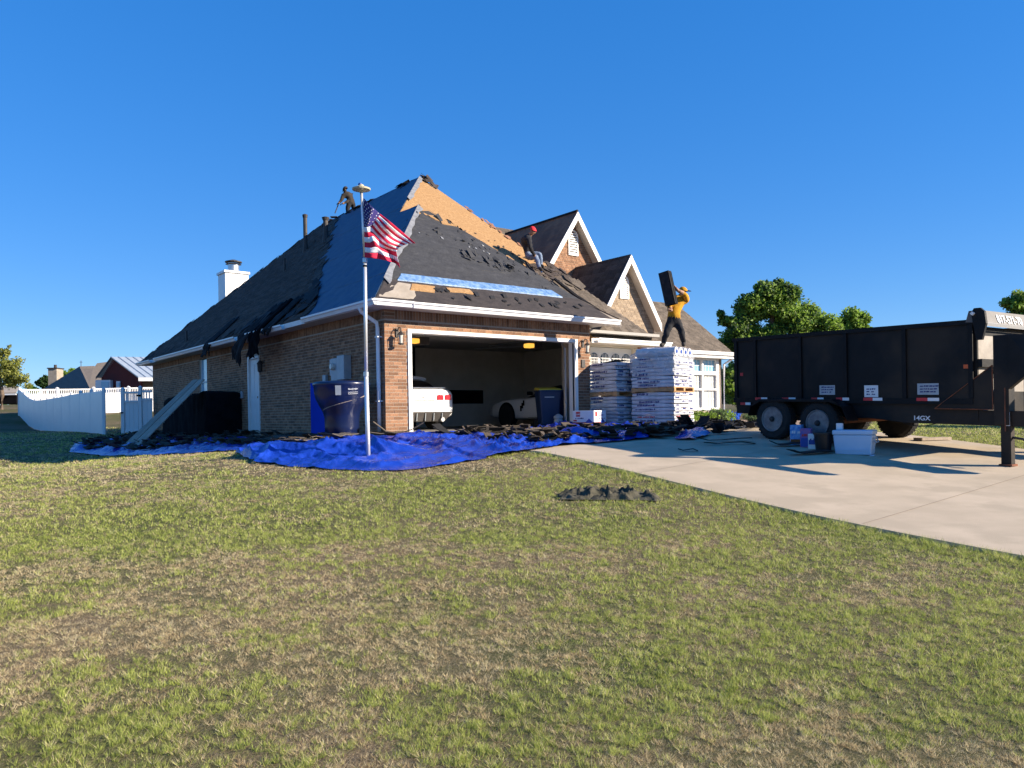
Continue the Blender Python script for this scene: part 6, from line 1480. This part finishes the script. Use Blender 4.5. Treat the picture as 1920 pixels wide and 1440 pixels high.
def lf(nm, x0, x1, y, z0, z1, m='vinyl', d=.02): mb = MB(); mb.box(x0, x1, y-d, y+d, z0, z1); return build(mb, nm, m, gt)
for k in range(3): x0 = a.x+.1+(b.x-a.x-.2)*k/3; lf('gate_board', x0+.003, x0+(b.x-a.x-.2)/3-.003, 32.3, za+.1, za+1.3)
lf('gate_rail', a.x+.08, b.x-.08, 32.28, za+1.301, za+1.38, d=.035); lf('gate_rail', a.x+.08, b.x-.08, 32.28, za+1.68, za+1.76, d=.035); lf('gate_rail', a.x+.08, b.x-.08, 32.28, za+.04, za+.14, d=.035)
mb = MB(); x = a.x+.12
while x < b.x-.12: mb.box(x, x+.035, 32.285, 32.315, za+1.381, za+1.679); x += .062
build(mb, 'picket', 'vinyl', gt, kind='stuff')
lf('latch', a.x-.09, a.x+.05, 32.2, za+.85, za+.90, 'black_plastic', .02); lf('hinge', b.x-.12, b.x+.05, 32.2, za+1.55, za+1.62, 'black_plastic', .02)
f3 = thing('gate_side_panel', 'narrow white fence panel with open pickets between the gate and the brick wall', 'fence', (b.x,32.3,za)); fence_panel(f3, b, c, za, za, 1.8, True)

# ------------------------------------------------------------------ plants and trees
def leaves(name, blobs, n, size, m, parent=None, kind=None, base=None, squash=1.):
    """blobs: (centre, radius); leaf-sized faces mostly near the surface of each clump"""
    W_ = np.array([r**2 for _, r in blobs]); W_ /= W_.sum(); pick = rng.choice(len(blobs), n, p=W_)
    C_ = np.array([tuple(c) for c, _ in blobs])[pick]; R_ = np.array([r for _, r in blobs])[pick]
    d = rng.normal(size=(n, 3)); d /= np.linalg.norm(d, axis=1)[:,None]; rad = R_*(rng.random(n)**.5)*rng.uniform(.7, 1.35, n)
    p = C_+d*rad[:,None]*np.array([1, 1, .8*squash]); a = rng.normal(size=(n, 3)); a /= np.linalg.norm(a, axis=1)[:,None]
    b = np.cross(a, d+.6*rng.normal(size=(n, 3))); b /= np.maximum(1e-6, np.linalg.norm(b, axis=1))[:,None]; s_ = size*rng.uniform(.5, 1.25, n)[:,None]
    V = np.stack([p-a*s_, p-b*s_*.55, p+a*s_, p+b*s_*.55], 1).reshape(-1, 3)
    return npmesh(name, V, np.arange(4*n).reshape(n, 4), m, parent, kind=kind, base=base)
def tree(label, x, y, h, blobs, n, size, m, m2=None, cat='tree', name='tree', trunk=.2, limbs=9, t0=.3):
    z = g(x, y); o = thing(name, label, cat, (x, y, z)); mb = MB(); top = Vector((x, y, z+h*.62))
    mb.tube([Vector((x, y, z-.2)), Vector((x+.02*h, y, z+h*.2)), Vector((x-.01*h, y, z+h*.42)), top], [trunk*1.3, trunk, trunk*.75, trunk*.4], 9); build(mb, 'trunk', 'bark', o)
    big = sorted(blobs, key=lambda b: -b[1])[:limbs]
    for c, r in big:
        st = Vector((x, y, z+h*U(t0, .5))); c = Vector(c); mid = st.lerp(c, .5)+Vector((U(-.2,.2), U(-.2,.2), -.1*h*.3)); mb = MB(); mb.tube([st, mid, c], [trunk*.5, trunk*.3, trunk*.1], 6); build(mb, 'limb', 'bark', o)
    cr_ = leaves('crown', blobs, n, size, m, o)
    if m2: leaves('crown', blobs[::2], n//3, size, m2, o)
    return o
def pxblobs(spec, Y, seed=1, sub=5):
    """crown clumps from a list of (px, py, radius px) surveyed at distance Y, each broken into smaller clumps"""
    rnd = random.Random(seed); out = []
    for px, py, rp in spec:
        R0 = rp*Y/1440; c = P(px, py, Y)
        for k in range(sub):
            t, ph = rnd.uniform(0, 2*PI), rnd.uniform(-1, 1); q = math.sqrt(1-ph*ph); rr = R0*rnd.uniform(.3, .8)
            out.append((c+Vector((math.cos(t)*q, math.sin(t)*q*1.2, ph))*rr, R0*rnd.uniform(.42, .72)))
    return out
sp = [(1440,560,32),(1410,585,30),(1470,575,34),(1500,595,34),(1395,620,34),(1440,620,40),(1490,630,40),(1530,615,30),(1560,620,24),(1365,600,16),(1380,650,30),(1350,590,9),(1545,640,30),(1420,660,34),(1460,545,20),(1430,540,16),(1375,700,26),(1385,740,22),(1345,650,14),(1365,720,20)]
Yt = 42; c = P(1450, 700, Yt); tree('large bright green tree behind the house and the black trailer', c.x, c.y, 9.0, pxblobs(sp, Yt, 3, 7), 70000, .10, 'leaf_green', 'leaf_dark', trunk=.3)
sp = [(1600,598,22),(1580,612,16),(1620,603,14),(1590,625,22),(1615,625,16)]
c = P(1598, 700, 48); tree('smaller round tree just right of the large green tree', c.x, c.y, 7.5, pxblobs(sp, 48, 5, 7), 11000, .12, 'leaf_green', trunk=.2)
sp = [(1900,572,20),(1918,565,20),(1935,585,26),(1960,590,40),(1908,592,16)]
c = P(1935, 700, 45); tree('pale green tree at the far right above the trailer roller', c.x, c.y, 8.5, pxblobs(sp, 45, 6, 7), 14000, .11, 'leaf_green', 'leaf_yellow', trunk=.25)
sp = [(5,665,16),(20,678,20),(-10,690,26),(30,700,18),(10,710,24),(45,712,12),(52,722,9),(15,655,10),(-20,670,20)]
c = P(2, 745, 60); tree('pale half leafed tree at the left edge beyond the fence', c.x, c.y, 5.5, pxblobs(sp, 60, 7, 5), 6500, .10, 'leaf_yellow', None, trunk=.16)
sp = [(85,712,9),(80,722,10),(92,722,8)]
c = P(84, 745, 84); tree('small dark evergreen beside the far chimney', c.x, c.y, 4.5, pxblobs(sp, 84, 8, 6), 4000, .2, 'leaf_dark', trunk=.2)
sp = [(122,702,10),(135,698,9),(112,708,8),(60,728,7),(66,733,6)]
c = P(122, 745, 100); tree('bright green bush like tree behind the grey roofed house', c.x, c.y, 5, pxblobs(sp, 100, 9, 6), 4000, .22, 'leaf_green', trunk=.2)
# far side of the yard behind the trailer: distant low tree line and a parked dark car glimpse
tl_ = []
for i in range(90):
    x = -160+330*i/89+U(-3,3); y = 185+U(-15,25); tl_.append((Vector((x, y, g(x, y)*0+4.2+U(-.5,1.2))), U(2.0, 4.2)))
tag(leaves('far_wood', tl_, 26000, .75, 'leaf_dark', None, kind='stuff', base=(0,190,3)), 'low dark line of far off trees on the horizon', 'woodland')
# shrubs in the flower bed
def shrub(a, r, w, h, label, m, n, sz, up=True):
    p = H(a, r, 0); z = g(p.x, p.y)+.05; o = thing('shrub', label, 'plant', (p.x, p.y, z), 'plants of the flower bed'); V = []; n_s = 40
    mb = MB()
    for k in range(14): t = U(0, 2*PI); mb.tube([Vector((p.x, p.y, z)), Vector((p.x+math.cos(t)*w*.5, p.y+math.sin(t)*w*.5, z+h*.7))], [.008,.003], 4)
    build(mb, 'stem', 'bark', o, kind='stuff')
    bl = [(Vector((p.x+U(-w,w)*.6, p.y+U(-w,w)*.4, z+h*U(.35,.75))), w*U(.25,.45)) for k in range(10)]
    leaves('foliage', bl, n, sz, m, o, squash=h/w); return o
shrub(11.2, 1.0, .55, .35, 'leafy green plant nearest the pallets in the flower bed', 'leaf_green', 900, .05)
shrub(12.4, 1.3, .6, .45, 'bright green leafy clump in the middle of the flower bed', 'leaf_green', 1000, .05)
shrub(13.6, 1.6, .6, .5, 'tall green clump in front of the white window', 'leaf_shrub', 1000, .05)
shrub(12.3, -1.0, .7, .35, 'low grey green bushy plant at the front of the gravel', 'leaf_shrub', 1500, .035)
shrub(13.4, -.9, .7, .38, 'second grey green bush nearer the trailer wheel', 'leaf_shrub', 1500, .035)
shrub(14.6, 2.3, .6, .5, 'dark green plant below the wing downspout', 'leaf_green', 900, .05)

# ------------------------------------------------------------------ neighbouring houses
def poly(mb, pts, t=.12, mi=0):
    pts = [Vector(p) for p in pts]; n = (pts[1]-pts[0]).cross(pts[2]-pts[0]).normalized()
    if n.dot(Vector((0,-1,.4))) < 0: n = -n
    mb.prism(pts, -n*t, mi); return mb
def nb_house():
    o = thing('grey_roof_house', 'neighbouring house with a grey hip roof and a pale chimney behind the fence', 'house', P(150, 745, 74))
    def rf(pts, m='roof_grey', nm='roof'): mb = MB(); poly(mb, pts); return build(mb, nm, m, o)
    L0, C0, R0_ = P(82, 728.5, 80), P(168, 727.5, 70), P(205, 725, 80); A0, A1 = P(149, 687, 79), P(177, 686, 83)
    rf([L0, C0, A0]); rf([C0, R0_, A1, A0])
    r2 = [P(176, 690, 83), P(182, 681, 85), P(212, 677, 88), P(215, 725, 82), P(192, 726, 80)]; rf(r2)
    for a_, b_ in ((L0, C0), (C0, R0_)):
        d = Vector((0,0,-2.6)); mb = MB(); q0 = a_.lerp(b_, .03)+Vector((0,.6,-.1)); q1 = a_.lerp(b_, .97)+Vector((0,.6,-.1)); mb.prism([q0, q1, q1+d, q0+d], Vector((0,.2,0))); build(mb, 'wall', 'stucco', o)
        mb = MB(); mb.prism([a_+Vector((0,-.02,-.22)), b_+Vector((0,-.02,-.22)), b_+Vector((0,-.02,-.02)), a_+Vector((0,-.02,-.02))], Vector((0,.08,0))); build(mb, 'fascia', 'dark_metal', o)
    for t in (.3, .6):
        q = L0.lerp(C0, t)+Vector((0,.55,-1.7)); mb = MB(); mb.box(q.x-.6, q.x+.6, q.y-.05, q.y, q.z, q.z+1.1); build(mb, 'window', 'glass_dark', o)
    c = P(105, 727, 82); w = 8*82/1440; mb = MB(); mb.box(c.x-w, c.x+w, c.y-.6, c.y+.6, c.z, P(105, 692, 82).z); ch = build(mb, 'chimney', 'stucco', o)
    mb = MB(); mb.box(c.x-w*1.15, c.x+w*1.15, c.y-.7, c.y+.7, P(105, 692, 82).z+.001, P(105, 690, 82).z); mb.tube([P(104, 690, 82), P(104, 684, 82)], .15, 8); build(mb, 'chimney_cap', 'dark_metal', ch)
    mb = MB(); mb.tube([P(152, 687, 79), P(152, 676, 79)], .03, 5); mb.tube([P(149, 679, 79), P(155, 679, 79)], .02, 5); build(mb, 'aerial', 'dark_metal', o)
nb_house()
def barn():
    o = thing('red_barn', 'red metal sided barn with a pale standing seam roof and a white posted porch', 'barn', P(230, 745, 66))
    Lb, Ap, Rb_ = P(190, 703, 66), P(215, 669.5, 65), P(263, 705, 62.5); d = Vector((11, 3.5, 0)); zf_ = 1.9
    def dn(p, z=zf_): return Vector((p.x, p.y, z))
    wallp = [Lb, Ap, Rb_, dn(Rb_), dn(Lb)]; mb = MB(); mb.prism(wallp, Vector((.05,.25,0))); build(mb, 'gable_wall', 'barn_red', o)
    # ribs of the siding
    dd = (Rb_-Lb); n = 34
    for k in range(1, n):
        t = k/n; x = Lb.x+dd.x*t; y = Lb.y+dd.y*t
        zt = Lb.z+(Ap.z-Lb.z)*min(1, (x-Lb.x)/(Ap.x-Lb.x)) if x < Ap.x else Ap.z+(Rb_.z-Ap.z)*(x-Ap.x)/(Rb_.x-Ap.x)
        mb = MB(); mb.box(x-.025, x+.025, y-.05, y-.005, zf_, zt-.12); build(mb, 'siding_rib', 'barn_red', o)
    e = Vector((-.15,-.35,0)); rt = Rb_+(Rb_-Ap).normalized()*.35
    mb = MB(); poly(mb, [Ap+e, Ap+d, rt+d, rt+e], .08); rf = build(mb, 'roof', 'metal_roof', o)
    for k in range(22):
        p0 = Ap+e+(d-e)*(k/21); p1 = rt+e+(d-e)*(k/21); mb = MB(); mb.tube([p0+Vector((0,0,.03)), p1+Vector((0,0,.03))], .03, 4); build(mb, 'seam', 'metal_roof', rf)
    Lx = Lb+(Lb-Ap).normalized()*.3; mb = MB(); mb.prism([Ap+e, Lx+e, Lx+d, Ap+d], Vector((0,0,-.08))); build(mb, 'roof', 'metal_roof', o)
    mb = MB(); mb.prism([Ap+e+Vector((0,-.02,-.02)), Lx+e+Vector((0,-.02,-.02)), Lx+e+Vector((0,-.02,-.2)), Ap+e+Vector((0,-.02,-.2))], Vector((0,.06,0))); build(mb, 'trim', 'roof_grey', o)
    fa0, fa1 = rt+e, rt+d; mb = MB(); mb.prism([fa0+Vector((0,0,-.3)), fa1+Vector((0,0,-.3)), fa1+Vector((0,0,-.02)), fa0+Vector((0,0,-.02))], Vector((0,.15,0))); build(mb, 'porch_beam', 'vinyl', o)
    for t in (.12, .75): p = fa0.lerp(fa1, t); mb = MB(); mb.box(p.x-.17, p.x+.17, p.y-.1, p.y+.2, zf_, p.z-.3); build(mb, 'porch_post', 'vinyl', o)
    q0 = Rb_+Vector((-.8, 1.6, 0)); q1 = q0+d; mb = MB(); mb.prism([dn(q0), dn(q1), Vector((q1.x,q1.y,q1.z)), Vector((q0.x,q0.y,q0.z))], Vector((0,.2,0))); build(mb, 'porch_wall', 'stucco', o)
    mb = MB(); m = q0.lerp(q1, .33); mb.box(m.x-.5, m.x+.5, m.y-.12, m.y-.02, m.z-2.1, m.z-.9); wq = build(mb, 'window', 'glass_dark', o)
    mb = MB(); mb.box(m.x-.6, m.x-.5, m.y-.14, m.y-.02, m.z-2.2, m.z-.8); mb.box(m.x+.5, m.x+.6, m.y-.14, m.y-.02, m.z-2.2, m.z-.8); mb.box(m.x-.5, m.x+.5, m.y-.14, m.y-.02, m.z-1.52, m.z-1.46); build(mb, 'frame', 'vinyl', wq)
    for px, w in ((210, .62), (238, .16)):
        c = P(px, 728, 65.4); mb = MB(); tp = P(px, 714 if px == 210 else 716, 65.4).z; mb.box(c.x-w, c.x+w, c.y-1.45, c.y-1.0, c.z-1.0, tp)
        dw = build(mb, 'window', 'vinyl', o)
        mb = MB(); mb.box(c.x-w*.2, c.x+w*.8, c.y-1.5, c.y-1.451, c.z-.8, tp-.15); build(mb, 'pane', 'glass_sky', dw)
barn()
o = thing('dark_shed', 'dark low shed with a pale roof at the far left edge', 'shed', P(10, 752, 78))
p0, p1 = P(-30, 752, 78), P(31, 752, 78); mb = MB(); mb.box(p0.x, p1.x, 78, 82, p0.z-.3, P(0, 738, 78).z); build(mb, 'wall', 'black_plastic', o)
mb = MB(); za_, zb_ = P(0, 738.5, 78).z, P(0, 726, 80).z; mb.prism([Vector((p0.x, 77.5, za_)), Vector((p1.x+.3, 77.5, za_)), Vector((p1.x-1, 80, zb_)), Vector((p0.x, 80, zb_))], Vector((0,0,.1))); build(mb, 'roof', 'stucco', o)
mb = MB(); mb.box(p0.x, p1.x+.3, 77.45, 77.55, za_-.15, za_-.01); build(mb, 'fascia', 'vinyl', o)
